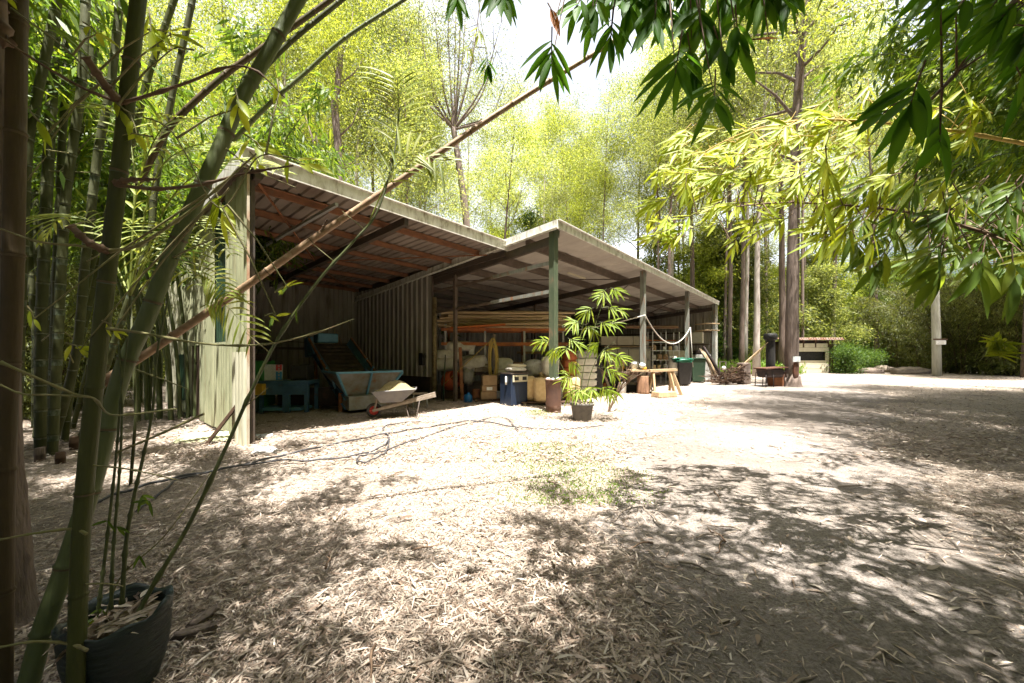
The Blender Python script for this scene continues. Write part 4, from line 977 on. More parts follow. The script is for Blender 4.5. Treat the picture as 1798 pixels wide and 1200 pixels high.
# big trunk by the brazier
bt_ = thing('gum_tree', 'big brown-barked tree with a small white sign, beside the brazier', 'tree', GD(1391, 17.6))
b = MB()
pth = [(1391, 684, 17.6), (1390, 650, 17.6), (1391, 560, 17.6), (1393, 440, 17.7), (1396, 330, 17.8), (1398, 230, 17.9), (1404, 130, 18.0), (1412, 30, 18.1), (1420, -90, 18.2), (1424, -200, 18.3)]
pts = [P(*q) - bt_.location for q in pth]; pts = spline(pts, 40)
b.tube([pts[0] + V((0, 0, -.1)), pts[0] + V((0, 0, .12)), pts[0] + V((0, 0, .32)), pts[0] + V((0, 0, .6))] + pts[3:], [.50, .40, .345, .315] + [.30 - .0042 * i for i in range(3, 41)], 18, jit=.06)
Bs, Ds = [], []
for k in range(26):
    i = 20 + k * 20 // 26; p = pts[i]; a = k * 2.4; Lb = random.uniform(1.8, 4.2); d = V((math.cos(a), math.sin(a), random.uniform(.1, .9))).normalized()
    q = [p, p + d * Lb * .4 + V((0, 0, .2)), p + d * Lb * .75 + V((random.uniform(-.4, .4), random.uniform(-.4, .4), .3)), p + d * Lb]
    b.tube(q, [.085, .06, .035, .01], 6, cap=False)
    for m in range(5):
        e = q[2].lerp(q[3], random.random()) + V((random.uniform(-1, 1), random.uniform(-1, 1), random.uniform(-.7, .6))) * .9
        b.tube([q[2], e], [.02, .005], 4, cap=False)
        B, D = clump(e, .7, 130, .5); Bs.append(B); Ds.append(D)
b.build('trunk', M['bark_brown'], bt_); leaf_obj('crown', Bs, Ds, .15, .045, M['leaf_gum'], bt_)
q = MB(); q.box((-.08, -.37, 1.32), (.34, .03, .25)); q.build('sign', M['board_white'], bt_)
q = MB(); q.sack((-.04, -.27, .8), (.26, .12, .8), e=.7, nz=.1, seed=3); q.build('bare_patch', M['rust_dark'], bt_)
# tree with a curved burr limb behind the low shed
bu = thing('gum_tree', 'grey trunk with a leafy head and a hooked side limb, rising behind the low shed', 'tree', GD(594, 18.5))
b = MB(); pth = [(594, 690), (594, 400), (596, 300), (592, 240), (588, 190), (593, 150), (596, 120), (600, 80)]
pts = spline([P(x, y, 18.5) - bu.location for x, y in pth], 30); b.tube(pts, [.23 - .0035 * i for i in range(31)], 12, jit=.08)
hk = [P(x, y, 18.4) - bu.location for x, y in ((592, 290), (580, 272), (568, 267), (556, 272), (551, 284))]; b.tube(spline(hk, 14), [.11 - .004 * i for i in range(15)], 8, jit=.05)
for s_, e_ in (((551, 284), (556, 240)), ((552, 282), (535, 200)), ((596, 240), (630, 190)), ((590, 200), (560, 150)), ((596, 290), (625, 280)), ((594, 150), (640, 100)), ((594, 140), (560, 70)), ((598, 100), (620, 20))):
    a, c = P(*s_, 18.5) - bu.location, P(*e_, 18.3) - bu.location; b.tube([a, a.lerp(c, .5) + V((.15, 0, -.1)), c], [.05, .035, .012], 6)
b.build('trunk', M['bark_gum'], bu); Bs, Ds = [], []
for k in range(46):
    c = P(random.gauss(600, 38), random.gauss(85, 40), 18.5 + random.uniform(-1.5, 1.5)) - bu.location; B, D = clump(c, .6, 140, .6); Bs.append(B); Ds.append(D)
leaf_obj('crown', Bs, Ds, .17, .04, M['leaf_lime'], bu)
# leaning pale gum with a fan of bare limbs
lg = thing('gum_tree', 'pale leaning gum splitting into a fan of bare upright limbs, above the shed roofs', 'tree', GD(822, 24.0))
b = MB(); pts = spline([P(x, y, 24) - lg.location for x, y in ((824, 690), (822, 480), (818, 380), (806, 290), (796, 225))], 24); b.tube(pts, [.27 - .004 * i for i in range(25)], 12, jit=.06)
Bs, Ds = [], []
for tx, ty in ((735, 40), (762, 10), (785, -40), (800, 20), (812, -60), (835, 40), (872, 90), (925, 150), (748, 110), (712, 90), (900, 170), (770, 60), (820, -20), (850, -60), (700, 30), (880, 40)):
    a, c = P(797, 228, 24) - lg.location, P(tx, ty, 24 + random.uniform(-2, 2)) - lg.location
    mid = a.lerp(c, .45) + V(((tx - 800) * .006, 0, -.25)); pp = spline([a, mid, c], 10); b.tube(pp, [.085 * (1 - .85 * i / 10) for i in range(11)], 7, cap=False)
    for k in range(5):
        i = random.randint(4, 10); e = pp[i] + V((random.uniform(-1, 1), random.uniform(-1, 1), random.uniform(0, 1))) * 1.4; b.tube([pp[i], e], [.025, .006], 4, cap=False)
        B, D = clump(e, .9, 110, .6); Bs.append(B); Ds.append(D)
b.build('trunk', M['bark_gum'], lg); leaf_obj('crown', Bs, Ds, .17, .04, M['leaf_gum'], lg)
# trunks that show singly on the right
for px, d, yt, i, lab in ((1328, 27, -60, 1, 'straight grey gum behind the stick heap'), (1372, 30, -120, 3, 'dark slim gum just left of the big tree and behind the hut'), (1302, 30, -20, 0, 'slender gum over the bright grass past the shed end'), (1281, 33, 20, 0, 'thin pole-like gum nearest the shed end'), (1216, 36, 30, 3, 'dark gum rising behind the far end of the long roof'),
                          (1460, 47, 60, 3, 'dark crooked gum standing beyond the green bush'), (1420, 44, 40, 2, 'pale gum behind the hut roof'), (1052, 42, 150, 2, 'lime-leaved gum above the middle of the long roof'), (950, 38, 190, 4, 'yellow-green gum in the gap of sky above the roof peak'), (885, 40, 250, 2, 'low bright gum behind the notch between the roofs'),
                          (700, 30, 60, 4, 'spreading gum over the low shed roof'), (655, 27, -20, 0, 'gum left of the leaning pale tree'), (500, 24, -80, 1, 'tall gum behind the slanting bamboo stalk'), (420, 21, -150, 2, 'gum hidden behind the bamboo at the shed corner'), (1120, 46, 140, 0, 'gum right of the sky gap over the long roof'), (1180, 40, 90, 1, 'pale gum over the far half of the long roof')):
    gum_at(px, d, yt, i, lab)
# ---- the forest beyond
def sky_y(px):
    xs = [-300, 560, 640, 760, 880, 960, 1040, 1120, 1190, 1260, 1400, 2200]; ys = [-200, -180, -80, -20, 80, 190, 150, 170, 50, -90, -180, -200]
    return float(np.interp(px, xs, ys))
cnt = 0
while cnt < 118:
    px = rs_.uniform(-250, 2050); d = rs_.uniform(19, 75)
    x, y = (px - CX) / F * d, d; u, w = uw(x, y)
    if not (w > 18.5 or u > 29): continue
    if 1440 < px < 1800 and d < 42: continue
    if 1300 < px < 1460 and d < 36: continue
    yt = sky_y(px) + rs_.uniform(0, 150); i = rs_.randrange(5)
    h = (EYE + (HY - yt) * d / F)
    if h > 44: h = 44 * rs_.uniform(.8, 1)
    h /= GH[i]; wd = max(.75, min(1.3, h)) * rs_.uniform(.9, 1.2)
    place(srcG[i], GD(px, d), rs_.uniform(0, 6.28), (wd, wd, h), 'slender gum tree in the unseen forest added behind the camera', 'gum trees of the forest'); cnt += 1
for k in range(95):
    px = rs_.uniform(1225, 1640) if k < 55 else rs_.uniform(560, 1260) if k < 85 else rs_.uniform(-100, 560); d = rs_.uniform(40, 74)
    if px > 1450 and d < 52: d += 14
    s_c = rs_.uniform(.75, 1.35); place(srcS[k % 3], GD(px, d), rs_.uniform(0, 6.28), (s_c * 1.2, s_c * 1.2, s_c), 'young gum leafy to its foot, filling the forest behind', 'young gums of the forest')
cnt = 0
while cnt < 130:
    px = rs_.uniform(-150, 1950); d = rs_.uniform(20, 62)
    x, y = (px - CX) / F * d, d; u, w = uw(x, y)
    if not (w > 17.8 or u > 31): continue
    if 1240 < px < 1460 and d < 44: continue
    if 1440 < px < 1620 and d < 48: continue
    if px >= 1620 and d < 33: continue
    i = rs_.randrange(3); sc = rs_.uniform(.8, 1.7) * (1.25 if px < 1260 else 1)
    place(srcB[i], GD(px, d), rs_.uniform(0, 6.28), sc, 'leafy understorey shrub among the forest trunks', 'understorey shrubs'); cnt += 1
for k in range(34):
    px = 1235 + 640 * k / 33; d = rs_.uniform(47, 62)
    place(srcB[k % 3], GD(px, d), rs_.uniform(0, 6.28), rs_.uniform(1.3, 2.4), 'tall shrub in the dim forest behind the hut and track', 'shrubs behind the hut')
for k in range(46):
    px = -200 + 2250 * k / 45; d = rs_.uniform(64, 90)
    place(srcB[k % 3], GD(px, d), rs_.uniform(0, 6.28), rs_.uniform(2.2, 3.4), 'large distant shrub closing off the forest floor', 'distant shrubs')
place(srcB[0], GD(1484, 31), 1.0, (.95, .9, .9), 'round glossy green bush on the right of the pale hut')
place(srcB[1], GD(1512, 38), 2.0, (1.1, 1.0, .8), 'smaller green bush between the round bush and the track bend')
# dark bamboo on the right, past the post
for px, d, sc, lab in ((1705, 31, 1.3, 'dark drooping bamboo thicket right behind the timber post'), (1800, 28, 1.3, 'dark bamboo thicket at the right edge of the clearing'), (1600, 41, 1.3, 'dark bamboo thicket left of the timber post'), (1650, 36, 1.35, 'dark bamboo thicket in the second row behind the post'), (1540, 50, 1.2, 'far dark bamboo thicket where the track bends away'), (1880, 26, .9, 'dark bamboo thicket beyond the right end of the track')):
    place(srcD, GD(px, d), rs_.uniform(0, 6), sc, lab)
for px, d, sc, lab in ((1590, 44, 1.25, 'tall arching bamboo with bare canes behind the timber post'), (1510, 56, 1.2, 'tall arching bamboo at the end of the track'), (1700, 42, 1.3, 'tall arching bamboo above the dark thicket'), (1640, 50, 1.3, 'tall arching bamboo between the thickets'), (1800, 38, 1.3, 'tall arching bamboo at the right end of the forest edge')):
    place(srcM, GD(px, d), rs_.uniform(0, 6), sc, lab)
# bamboo grove at the left, behind and beside the low shed
for px, d, sc, lab in ((60, 11, 1.0, 'leafy bamboo clump just behind the dark canes'), (-170, 8.0, .9, 'leafy bamboo clump at the left edge of the grove'), (175, 11.5, 1.0, 'leafy bamboo clump beside the far end of the side wall'), (20, 12, 1.1, 'leafy bamboo clump deeper in the grove'), (250, 17.5, 1.1, 'leafy bamboo clump behind the low shed back wall'), (380, 20, 1.15, 'leafy bamboo clump above the low shed roof'), (110, 18, 1.2, 'leafy bamboo clump far back in the grove'), (-60, 18, 1.2, 'leafy bamboo clump far back at the left')):
    place(srcM, GD(px, d), rs_.uniform(0, 6), sc, lab)
for px, d, sc, lab in ((110, 10.0, .55, 'dark low bamboo growth filling the base of the grove'), (10, 8.5, .6, 'dark low bamboo growth at the left base of the grove'), (170, 15.0, .7, 'dark low bamboo growth behind the side wall')):
    place(srcD, GD(px, d), rs_.uniform(0, 6), sc, lab)
# bamboo overhead, mostly out of view, added where its shade falls on track and canes
for x, y, sc, lab in ((2.9, -2.0, .8, 'overhead bamboo clump shading the near right ground'), (6.8, 1.7, .85, 'overhead bamboo clump shading the right of the track'), (8.9, 3.7, .9, 'overhead bamboo clump shading the middle of the track'), (10.4, 5.5, 1.05, 'overhead bamboo clump shading the far half of the track'), (14.2, 7.6, 1.1, 'overhead bamboo clump at the right of the clearing'), (18.2, 9.2, 1.1, 'overhead bamboo clump shading the far right of the track'), (22.8, 11.5, 1.15, 'overhead bamboo clump beyond the right frame edge'), (6.0, -1.5, 1.0, 'overhead bamboo clump behind the right shoulder'),
                      (-4.2, .6, .9, 'overhead bamboo clump shading the canes at the left'), (-5.8, 1.8, .95, 'overhead bamboo clump left of the brown cane'), (-7.6, 8.8, 1.0, 'overhead bamboo clump arching above the rear of the side wall'), (-8.2, 3.4, 1.0, 'overhead bamboo clump left of the grove'), (-2.6, -.8, .8, 'overhead bamboo clump just behind the planter')):
    place(srcO, V((x, y, 0)), rs_.uniform(0, 6), sc, lab)
place(srcO, V((1.5, -.6, 0)), 1.0, .75, 'overhead bamboo clump close behind the camera')
for x, y, sx, sz, i, lab in ((9.3, 4.8, 1.15, 1.0, 1, 'tall gum beside the track, off the right edge, dappling the drive'), (13.5, 7.2, 1.3, 1.0, 4, 'tall spreading gum further off the right edge of the drive'), (7.4, -1.2, 1.0, .9, 0, 'tall gum just right of the camera dappling the near track'), (.2, -3.0, 1.0, .85, 3, 'tall gum behind the camera dappling the centre foreground'), (19, 10.5, 1.3, 1.0, 1, 'tall gum far off the right edge by the track')):  # gums out of view, added for the dapples they cast
    place(srcG[i], V((x, y, 0)), rs_.uniform(0, 6), (sx, sx, sz), lab)
# the same forest carried on unseen behind the camera, added to cut sky fill
for k in range(64):
    a = R(190 + 205 * k / 63) + rs_.uniform(-.06, .06); r = rs_.uniform(10, 24); x, y = 3 + r * math.cos(a), 1 + r * math.sin(a)
    if x / max(y, .1) < 1.9 and y > 0: continue
    i = rs_.randrange(5); place(srcG[i], V((x, y, 0)), rs_.uniform(0, 6.28), (1.35, 1.35, rs_.uniform(.7, 1.0)), 'slender gum tree in the unseen forest added behind the camera', 'gum trees of the forest')

# ---- bamboo canes at the left
def cane(name, label, pts, r, inter, m, group=None, nodes='node_dark', n=160, sides=14, taper=.12, extra=()):
    """pts: (px, py, depth); a smooth cane with ridged nodes"""
    pp = spline([P(*q) for q in pts], n)
    base = pp[0].copy(); path = []; rad = []; mis = []
    s = 0.0; last = 0.0; k = 0; tot = sum((pp[i + 1] - pp[i]).length for i in range(n))
    nxt = inter * .4
    for i in range(n):
        a, c = pp[i], pp[i + 1]; seg = (c - a).length
        path.append(a - base); rad.append(r * (1 - taper * s / tot)); mis.append(0)
        while s + seg > nxt:
            d = (c - a) / seg
            q = a + d * (nxt - s) - base; rr = r * (1 - taper * s / tot)
            for dx, f, mm in ((-r * 1.5, 1.0, 2), (-r * .3, 1.03, 2), (-r * .16, 1.09, 1), (0, .95, 1), (r * .14, 1.17, 0), (r * .5, 1.0, 0)):
                path.append(q + d * dx); rad.append(rr * f); mis.append(mm)
            nxt += inter * random.uniform(.9, 1.1)
        s += seg
    # keep the rings in order along the cane
    o = thing(name, label, 'bamboo', base, 0, group) if extra else None
    path2, rad2, mis2 = [path[0]], [rad[0]], [mis[0]]
    for i in range(1, len(path)):
        ref = (pp[min(n, int(i / len(path) * n) + 1)] - pp[max(0, int(i / len(path) * n) - 1)])
        if (path[i] - path2[-1]).dot(ref) > 1e-4: path2.append(path[i]); rad2.append(rad[i]); mis2.append(mis[i])
    b = MB(); b.tube(path2, rad2, sides, mis=mis2)
    ob = b.build('stalk' if extra else name, [M[m], M[nodes], M['bloom'] if m in ('culm_green', 'culm_pale', 'culm_dark') else M[m]], o)
    if not extra:
        ob.location = base; tag(ob, label, 'bamboo', group); return ob
    for nm, q, r0, r1, mm in extra:
        b = MB(); sp = spline([P(*z) - base for z in q], 22)
        L_ = len(sp); b.tube(sp, [r0 + (r1 - r0) * i / (L_ - 1) + (r0 * .5 if i % 6 == 0 else 0) for i in range(L_)], 6); b.build(nm, M[mm], o)
    return o
Z = 1.42
twigsB = [('twig', [(0, 65, 1.25), (60, 105, 1.3), (140, 152, 1.38), (213, 182, Z)], .003, .006, 'twig_brown'), ('twig', [(218, 180, Z), (260, 168, 1.4), (330, 145, 1.38), (400, 118, 1.36), (450, 125, 1.35), (500, 172, 1.35)], .007, .002, 'twig_brown'),
          ('twig', [(150, 100, 1.3), (185, 150, 1.36), (212, 182, Z)], .012, .014, 'twig_brown'), ('twig', [(206, 325, Z), (270, 332, 1.4), (350, 325, 1.38), (430, 305, 1.36), (515, 291, 1.34)], .007, .003, 'twig_brown'), ('twig', [(205, 322, Z), (230, 316, 1.4), (275, 315, 1.38)], .011, .004, 'twig_brown'),
          ('twig', [(0, 402, 1.3), (70, 425, 1.34), (140, 432, 1.38), (190, 440, Z)], .003, .006, 'twig'), ('twig', [(125, 398, 1.34), (155, 425, 1.36), (190, 442, Z)], .011, .014, 'twig_brown'), ('twig', [(192, 441, Z), (240, 432, 1.4), (300, 395, 1.38), (360, 350, 1.36), (450, 270, 1.34)], .007, .003, 'twig'),
          ('twig', [(190, 577, Z), (250, 585, 1.42), (330, 600, 1.42), (400, 607, 1.42), (480, 603, 1.43), (560, 583, 1.45), (622, 560, 1.46)], .006, .002, 'twig'), ('twig', [(0, 636, 1.25), (60, 662, 1.3), (130, 692, 1.38), (165, 700, 1.4), (190, 727, 1.38), (230, 728, 1.36), (310, 718, 1.33)], .005, .003, 'twig'),
          ('twig', [(0, 676, 1.3), (40, 692, 1.33), (100, 694, 1.37), (160, 698, 1.4)], .003, .004, 'twig'), ('twig', [(0, 948, 1.3), (60, 937, 1.35), (128, 929, 1.42), (152, 938, 1.42)], .003, .006, 'twig'), ('twig', [(0, 1137, 1.32), (60, 1127, 1.36), (122, 1131, 1.42), (153, 1142, 1.4)], .003, .006, 'twig'),
          ('twig', [(160, 817, 1.44), (230, 825, 1.44), (312, 843, 1.44)], .003, .002, 'twig'), ('twig', [(150, 1026, 1.44), (185, 1025, 1.44), (216, 1030, 1.44)], .003, .002, 'twig'), ('twig', [(205, 795, 1.5), (280, 763, 1.5), (358, 727, 1.5)], .004, .005, 'twig')]
cane('bamboo_cane', 'green upright bamboo cane carrying thorny side twigs, in front of the potted stems', [(130, 1300, 1.44), (133, 1200, 1.44), (142, 950, 1.44), (160, 740, 1.44), (182, 540, 1.44), (206, 330, 1.44), (243, 0, 1.46), (268, -220, 1.48)], .027, .40, 'culm_green', extra=twigsB)
cane('bamboo_cane', 'brownish upright bamboo cane closest to the left edge', [(0, 1330, 1.55), (3, 1100, 1.55), (8, 800, 1.55), (22, 500, 1.55), (31, 0, 1.56), (36, -260, 1.57)], .033, .48, 'culm_brown', extra=[('twig', [(12, 20, 1.5), (-10, 60, 1.45)], .006, .003, 'twig_brown'), ('sheath', [(-8, -20, 1.47), (2, 60, 1.47), (12, 75, 1.48), (14, 68, 1.49)], .03, .006, 'twig_brown')])
twigsC = [('twig', [(398, 262, 1.8), (450, 300, 1.75), (520, 330, 1.7)], .004, .002, 'twig'), ('twig', [(305, 452, 1.75), (345, 432, 1.7), (400, 412, 1.65)], .004, .002, 'twig'), ('twig', [(240, 650, 1.7), (290, 668, 1.65), (330, 684, 1.6)], .004, .002, 'twig'), ('twig', [(310, 455, 1.75), (360, 470, 1.7), (420, 500, 1.66)], .003, .001, 'twig')]
cane('bamboo_cane', 'thick pale green bamboo cane slanting up to the right across the shed corner', [(20, 1290, 1.55), (50, 1200, 1.57), (77, 1100, 1.6), (113, 1000, 1.62), (165, 840, 1.66), (213, 660, 1.7), (257, 560, 1.73), (293, 467, 1.76), (340, 360, 1.8), (384, 265, 1.85), (417, 187, 1.9), (467, 100, 1.95), (524, 0, 2.0), (600, -130, 2.1)], .035, .30, 'culm_pale', extra=twigsC)
cane('bamboo_pole', 'broken dry brown bamboo pole leaning diagonally right across the open shed', [(182, 668, 2.75), (262, 618, 2.8), (440, 497, 2.9), (560, 413, 3.0), (690, 325, 3.1), (850, 215, 3.2), (960, 145, 3.3), (1050, 90, 3.4), (1110, 50, 3.45)], .03, .42, 'pole_dry', extra=[('splinter', [(150, 700, 2.7), (180, 680, 2.73), (200, 655, 2.76)], .006, .02, 'twig_brown'), ('stub', [(560, 413, 3.0), (575, 385, 2.95)], .01, .006, 'twig_brown')], taper=.3)
for q, r, lab in (([(240, 330, 5.2), (290, 235, 5.2), (333, 187, 5.2), (400, 128, 5.3), (477, 73, 5.4), (580, 0, 5.5), (640, -50, 5.6)], .05, 'dry brown cane slanting behind the thick green one'), ([(400, 215, 4.6), (430, 160, 4.6), (500, 83, 4.7), (600, 0, 4.8), (670, -60, 4.9)], .04, 'grey-green cane slanting parallel behind the thick one'), ([(395, 262, 5.5), (475, 181, 5.6), (533, 131, 5.7), (606, 67, 5.8), (709, 0, 6.0), (800, -60, 6.1)], .04, 'pale thin cane slanting lowest to the upper right'),
                  ([(140, 780, 6), (215, 560, 6), (262, 420, 6), (272, 330, 6), (300, 180, 6), (330, 40, 6), (350, -60, 6)], .06, 'dark cane curving up behind the green upright one')):
    cane('bamboo_cane', lab, q, r * .8, .4, 'culm_brown' if 'brown' in lab else 'culm_pale' if 'pale' in lab else 'culm_dark', n=90, sides=10)
mids = [([(72, 800, 5.6), (72, 600, 5.6), (84, 300, 5.7), (92, 150, 5.7), (100, -60, 5.8)], .10, 'mottled white-ringed bamboo cane in the grove'), ([(30, 800, 5.2), (45, 320, 5.2), (60, 200, 5.2), (82, 90, 5.2), (110, -40, 5.2)], .085, 'dark cane crossing behind the mottled one'), ([(88, 800, 6.1), (96, 560, 6.1), (106, 300, 6.1), (113, 180, 6.1), (120, -40, 6.1)], .075, 'grey shiny cane right of the mottled one'),
        ([(95, 800, 5.4), (112, 400, 5.4), (126, 270, 5.4), (144, 140, 5.4), (152, -40, 5.4)], .085, 'dark green straight cane in the middle of the grove'), ([(70, 790, 6.6), (108, 400, 6.6), (132, 270, 6.6), (152, 170, 6.6), (186, -40, 6.6)], .09, 'dark cane fanning right from the grove middle'), ([(85, 790, 5.9), (130, 640, 5.9), (150, 460, 5.9), (172, 270, 5.9), (196, 140, 5.9), (214, -40, 5.9)], .085, 'dark cane fanning out nearest the green upright one'),
        ([(100, 800, 6.8), (150, 560, 6.8), (190, 400, 6.8), (235, 240, 6.8), (262, 130, 6.8), (320, -40, 6.8)], .08, 'olive cane leaning right at the grove edge'), ([(62, 780, 7.5), (64, 400, 7.5), (60, 200, 7.5), (58, -50, 7.5)], .085, 'dim cane at the grove back, left of the mottled one'), ([(90, 780, 7.8), (100, 560, 7.8), (118, 380, 7.8), (160, 100, 7.8), (176, -50, 7.8)], .085, 'dim cane at the grove back, behind the straight dark one'), ([(112, 790, 6.3), (135, 600, 6.3), (165, 450, 6.3), (205, 330, 6.3), (232, 270, 6.3)], .07, 'short olive cane slanting to the side wall'),
        ([(80, 790, 7.2), (60, 560, 7.2), (50, 400, 7.2), (47, 100, 7.2), (50, -40, 7.2)], .08, 'dim cane leaning left in the grove'), ([(120, 780, 7.4), (165, 600, 7.4), (180, 500, 7.4), (215, 330, 7.4), (235, 250, 7.4)], .06, 'yellowish cane low behind the green upright one')]
for q, r, lab in mids:
    q = [(q[0][0] - (q[1][0] - q[0][0]) * .4, q[0][1] + 75, q[0][2])] + q[1:]
    cane('bamboo_cane', lab, q, r * .68, .38, 'culm_dark' if 'olive' not in lab and 'yellow' not in lab else 'culm_green', n=90, sides=10, nodes='node_pale', extra=[('twig', [q[1], (q[1][0] + random.uniform(-60, 90), q[1][1] - random.uniform(10, 60), q[1][2] - .4)], .01, .004, 'twig'), ('twig', [q[2], (q[2][0] + random.uniform(-80, 80), q[2][1] - random.uniform(-20, 60), q[2][2] - .4)], .01, .004, 'twig')])
# broken stumps and husks at the foot of the grove
for k, (px, py, r, h, m) in enumerate(((106, 815, .05, .16, 'wood_dark'), (70, 812, .05, .2, 'bark_brown'), (84, 800, .06, .14, 'wood_dark'), (130, 790, .05, .2, 'wood_dark'))):
    b = MB(); b.lathe([(r, -.05), (r * 1.02, h * .5), (r * 1.08, h * .52), (r, h * .56), (r * .95, h), (r * .6, h - .02), (.01, h - .1)], sides=14, wob=.03)
    single(b, 'bamboo_stump', [M[m]], ['mottled cut', 'slim dark', 'low husk-brown', 'thin dark', 'wide brown', 'tall dark'][k] + ' cane stump at the foot of the grove', 'stump', G(px, py))
# rough trunk behind the brown cane
b = MB(); bs = GD(14, 1.98); pts = [P(x, y, 1.98) - bs for x, y in ((14, 1112), (10, 1060), (8, 980), (4, 860), (-3, 700), (-6, 500), (-8, 250), (-10, -100))]
b.tube(spline(pts, 40), [.16 - .016 * i if i < 3 else .12 - .0024 * i if i < 20 else .075 for i in range(41)], 26, jit=.07)
single(b, 'tree_trunk', M['bark_brown'], 'rough-barked reddish tree trunk flaring at its base behind the brown cane', 'tree', bs)

# ---- potted bamboo at the lower left
pb = GD(205, 1.60); pb.x -= .08
pb = V((-1.72, 1.62, 0))
t = thing('plant_pot', 'crumpled dark green plastic planter at the lower left', 'pot', pb)
b = MB(); prof = [(.17, 0), (.2, .1), (.225, .24), (.235, .34), (.245, .395), (.235, .405), (.215, .385), (.2, .33), (.19, .3)]
o_ = len(b.v); b.lathe(prof, sides=40, wob=.045, closed=True)
b.v = [(x * .76, y * .73, z * .86 + (.014 * math.sin(3 * math.atan2(y, x) + .6) + .012 * math.sin(7 * math.atan2(y, x))) * (z / .4) ** 2) for x, y, z in b.v]
b.build('bag', M['pot_green'], t)
b = MB(); n = 20; vs = [(0, 0, .285)]
for j in range(1, 7):
    for i in range(n): a = 2 * math.pi * i / n; r = .15 * j / 6; vs.append((r * math.cos(a), r * math.sin(a), .275 + random.uniform(-.012, .02)))
fs = [(0, 1 + i, 1 + (i + 1) % n) for i in range(n)] + [(1 + (j - 1) * n + i, 1 + j * n + i, 1 + j * n + (i + 1) % n, 1 + (j - 1) * n + (i + 1) % n) for j in range(1, 6) for i in range(n)]
b.add(vs, fs, 0, True); b.build('soil', M['soil'], t)
lit = leafmat('leaf_litter', [(.15, .098, .065), (.34, .265, .195), (.49, .415, .33), (.20, .15, .11), (.40, .33, .26), (.075, .05, .034), (.28, .20, .145), (.55, .49, .41)], tmix=.12, objvar=0, warm=(1, .9, .7), rough=.7)
M['litter'] = lit
b = MB()
for k in range(90):
    a = random.uniform(0, 6.28); r = .145 * random.random() ** .5; d = random.uniform(0, 6.28)
    b.leaf((r * math.cos(a), r * math.sin(a), .295 + random.uniform(0, .03)), (math.cos(d), math.sin(d), random.uniform(-.1, .35)), (random.uniform(-.4, .4), random.uniform(-.4, .4), 1), random.uniform(.05, .11), random.uniform(.012, .022), .3)
b.build('dry_leaves', lit, t)
stems = [[(172, 1075), (178, 1030), (190, 930), (204, 800), (213, 690), (228, 560)], [(195, 1070), (198, 980), (206, 880), (212, 790), (214, 700), (208, 600)], [(214, 1060), (222, 950), (236, 870), (252, 800), (268, 720), (276, 620), (296, 520)],
         [(232, 1100), (262, 1040), (330, 925), (395, 790), (440, 690), (490, 592), (560, 492), (620, 425), (662, 372), (690, 280), (702, 190)], [(185, 1080), (215, 1010), (290, 940), (370, 830)]]
t = thing('potted_bamboo', 'young thin bamboo stems growing out of the green planter', 'bamboo', pb + V((0, 0, .28)))
for k, q in enumerate(stems):
    b = MB(); sp = spline([P(x, y, 1.62 + .0 * i + (.05 * i if k == 3 else .01 * i)) - t.location for i, (x, y) in enumerate(q)], 70)
    r0 = [.0075, .007, .0085, .0105, .004][k]
    b.tube(sp, [r0 * (1 - .6 * i / 70) * (1.5 if i % 9 == 0 else 1) for i in range(71)], 8); b.build('stem', M['stem_green'] if k != 4 else M['twig'], t)
    if k == 3:
        for i in (26, 33, 45, 52):
            b = MB(); b.tube([sp[i], sp[i] + V((random.choice((-1, 1)) * .12, 0, .1))], [.003, .0015], 5); b.build('twig', M['twig'], t)
b = MB()
for px, py, k in ((250, 870, 3), (262, 880, 3), (205, 925, 2), (190, 915, 2), (245, 975, 2), (180, 1070, 3), (212, 1095, 3), (240, 1085, 2), (165, 1085, 3), (505, 505, 2), (480, 555, 2), (520, 545, 1)):
    for m in range(k): b.leaf(P(px, py, 1.62) - t.location, (random.uniform(-.6, .6), random.uniform(-.4, .2), random.uniform(-1, .1)), (random.uniform(-.5, .5), -1, .4), random.uniform(.045, .08), .012, .5)
b.build('leaves', M['leaf_bamboo'], t)
for k, (px, py) in enumerate(((313, 1120), (330, 1095), (45, 1125))):
    b = MB(); b.sack((.06, .03, .012), (.17 - .03 * k, .06, .03), M=Matrix.Rotation(.5 + k, 3, 'Z'), e=.45, nz=.3, nu=16, nv=8, seed=k + 9)
    single(b, 'bark_chunk', M['bark_gum'], ['grey chunk of bark right of the green planter', 'smaller splinter of bark above the chunk by the planter', 'bark chunk between trunk and planter'][k], 'bark', G(px, py))

# ---- fans of hanging leaves
def fan(bl, bt, c, main, n, L, W, spread, nrm=(0, -.8, .55), droop=.16, mi=0, tw=.1):
    c, main, nrm = V(c), V(main).normalized(), V(nrm).normalized()
    bt.tube([c - main * tw * 1.6, c - main * tw * .5 + V((0, 0, .01)), c], [.0035, .0028, .0015], 5, cap=False)
    for i in range(n):
        tq = i / max(1, n - 1); sgn = 1 if i % 2 else -1
        a = sgn * spread * (1 - .8 * tq) + random.uniform(-.15, .15)
        d = Matrix.Rotation(a, 3, nrm) @ main
        d = d + V((random.uniform(-.2, .2), random.uniform(-.35, .35), random.uniform(-.1, .1)))
        nn = nrm + V((random.uniform(-.5, .5), random.uniform(-.3, .3), random.uniform(-.5, .5)))
        bl.leaf(c - main * tw * (1 - tq), d, nn, L * random.uniform(.75, 1.1), W * random.uniform(.85, 1.15), droop * random.uniform(.5, 1.5), mi)

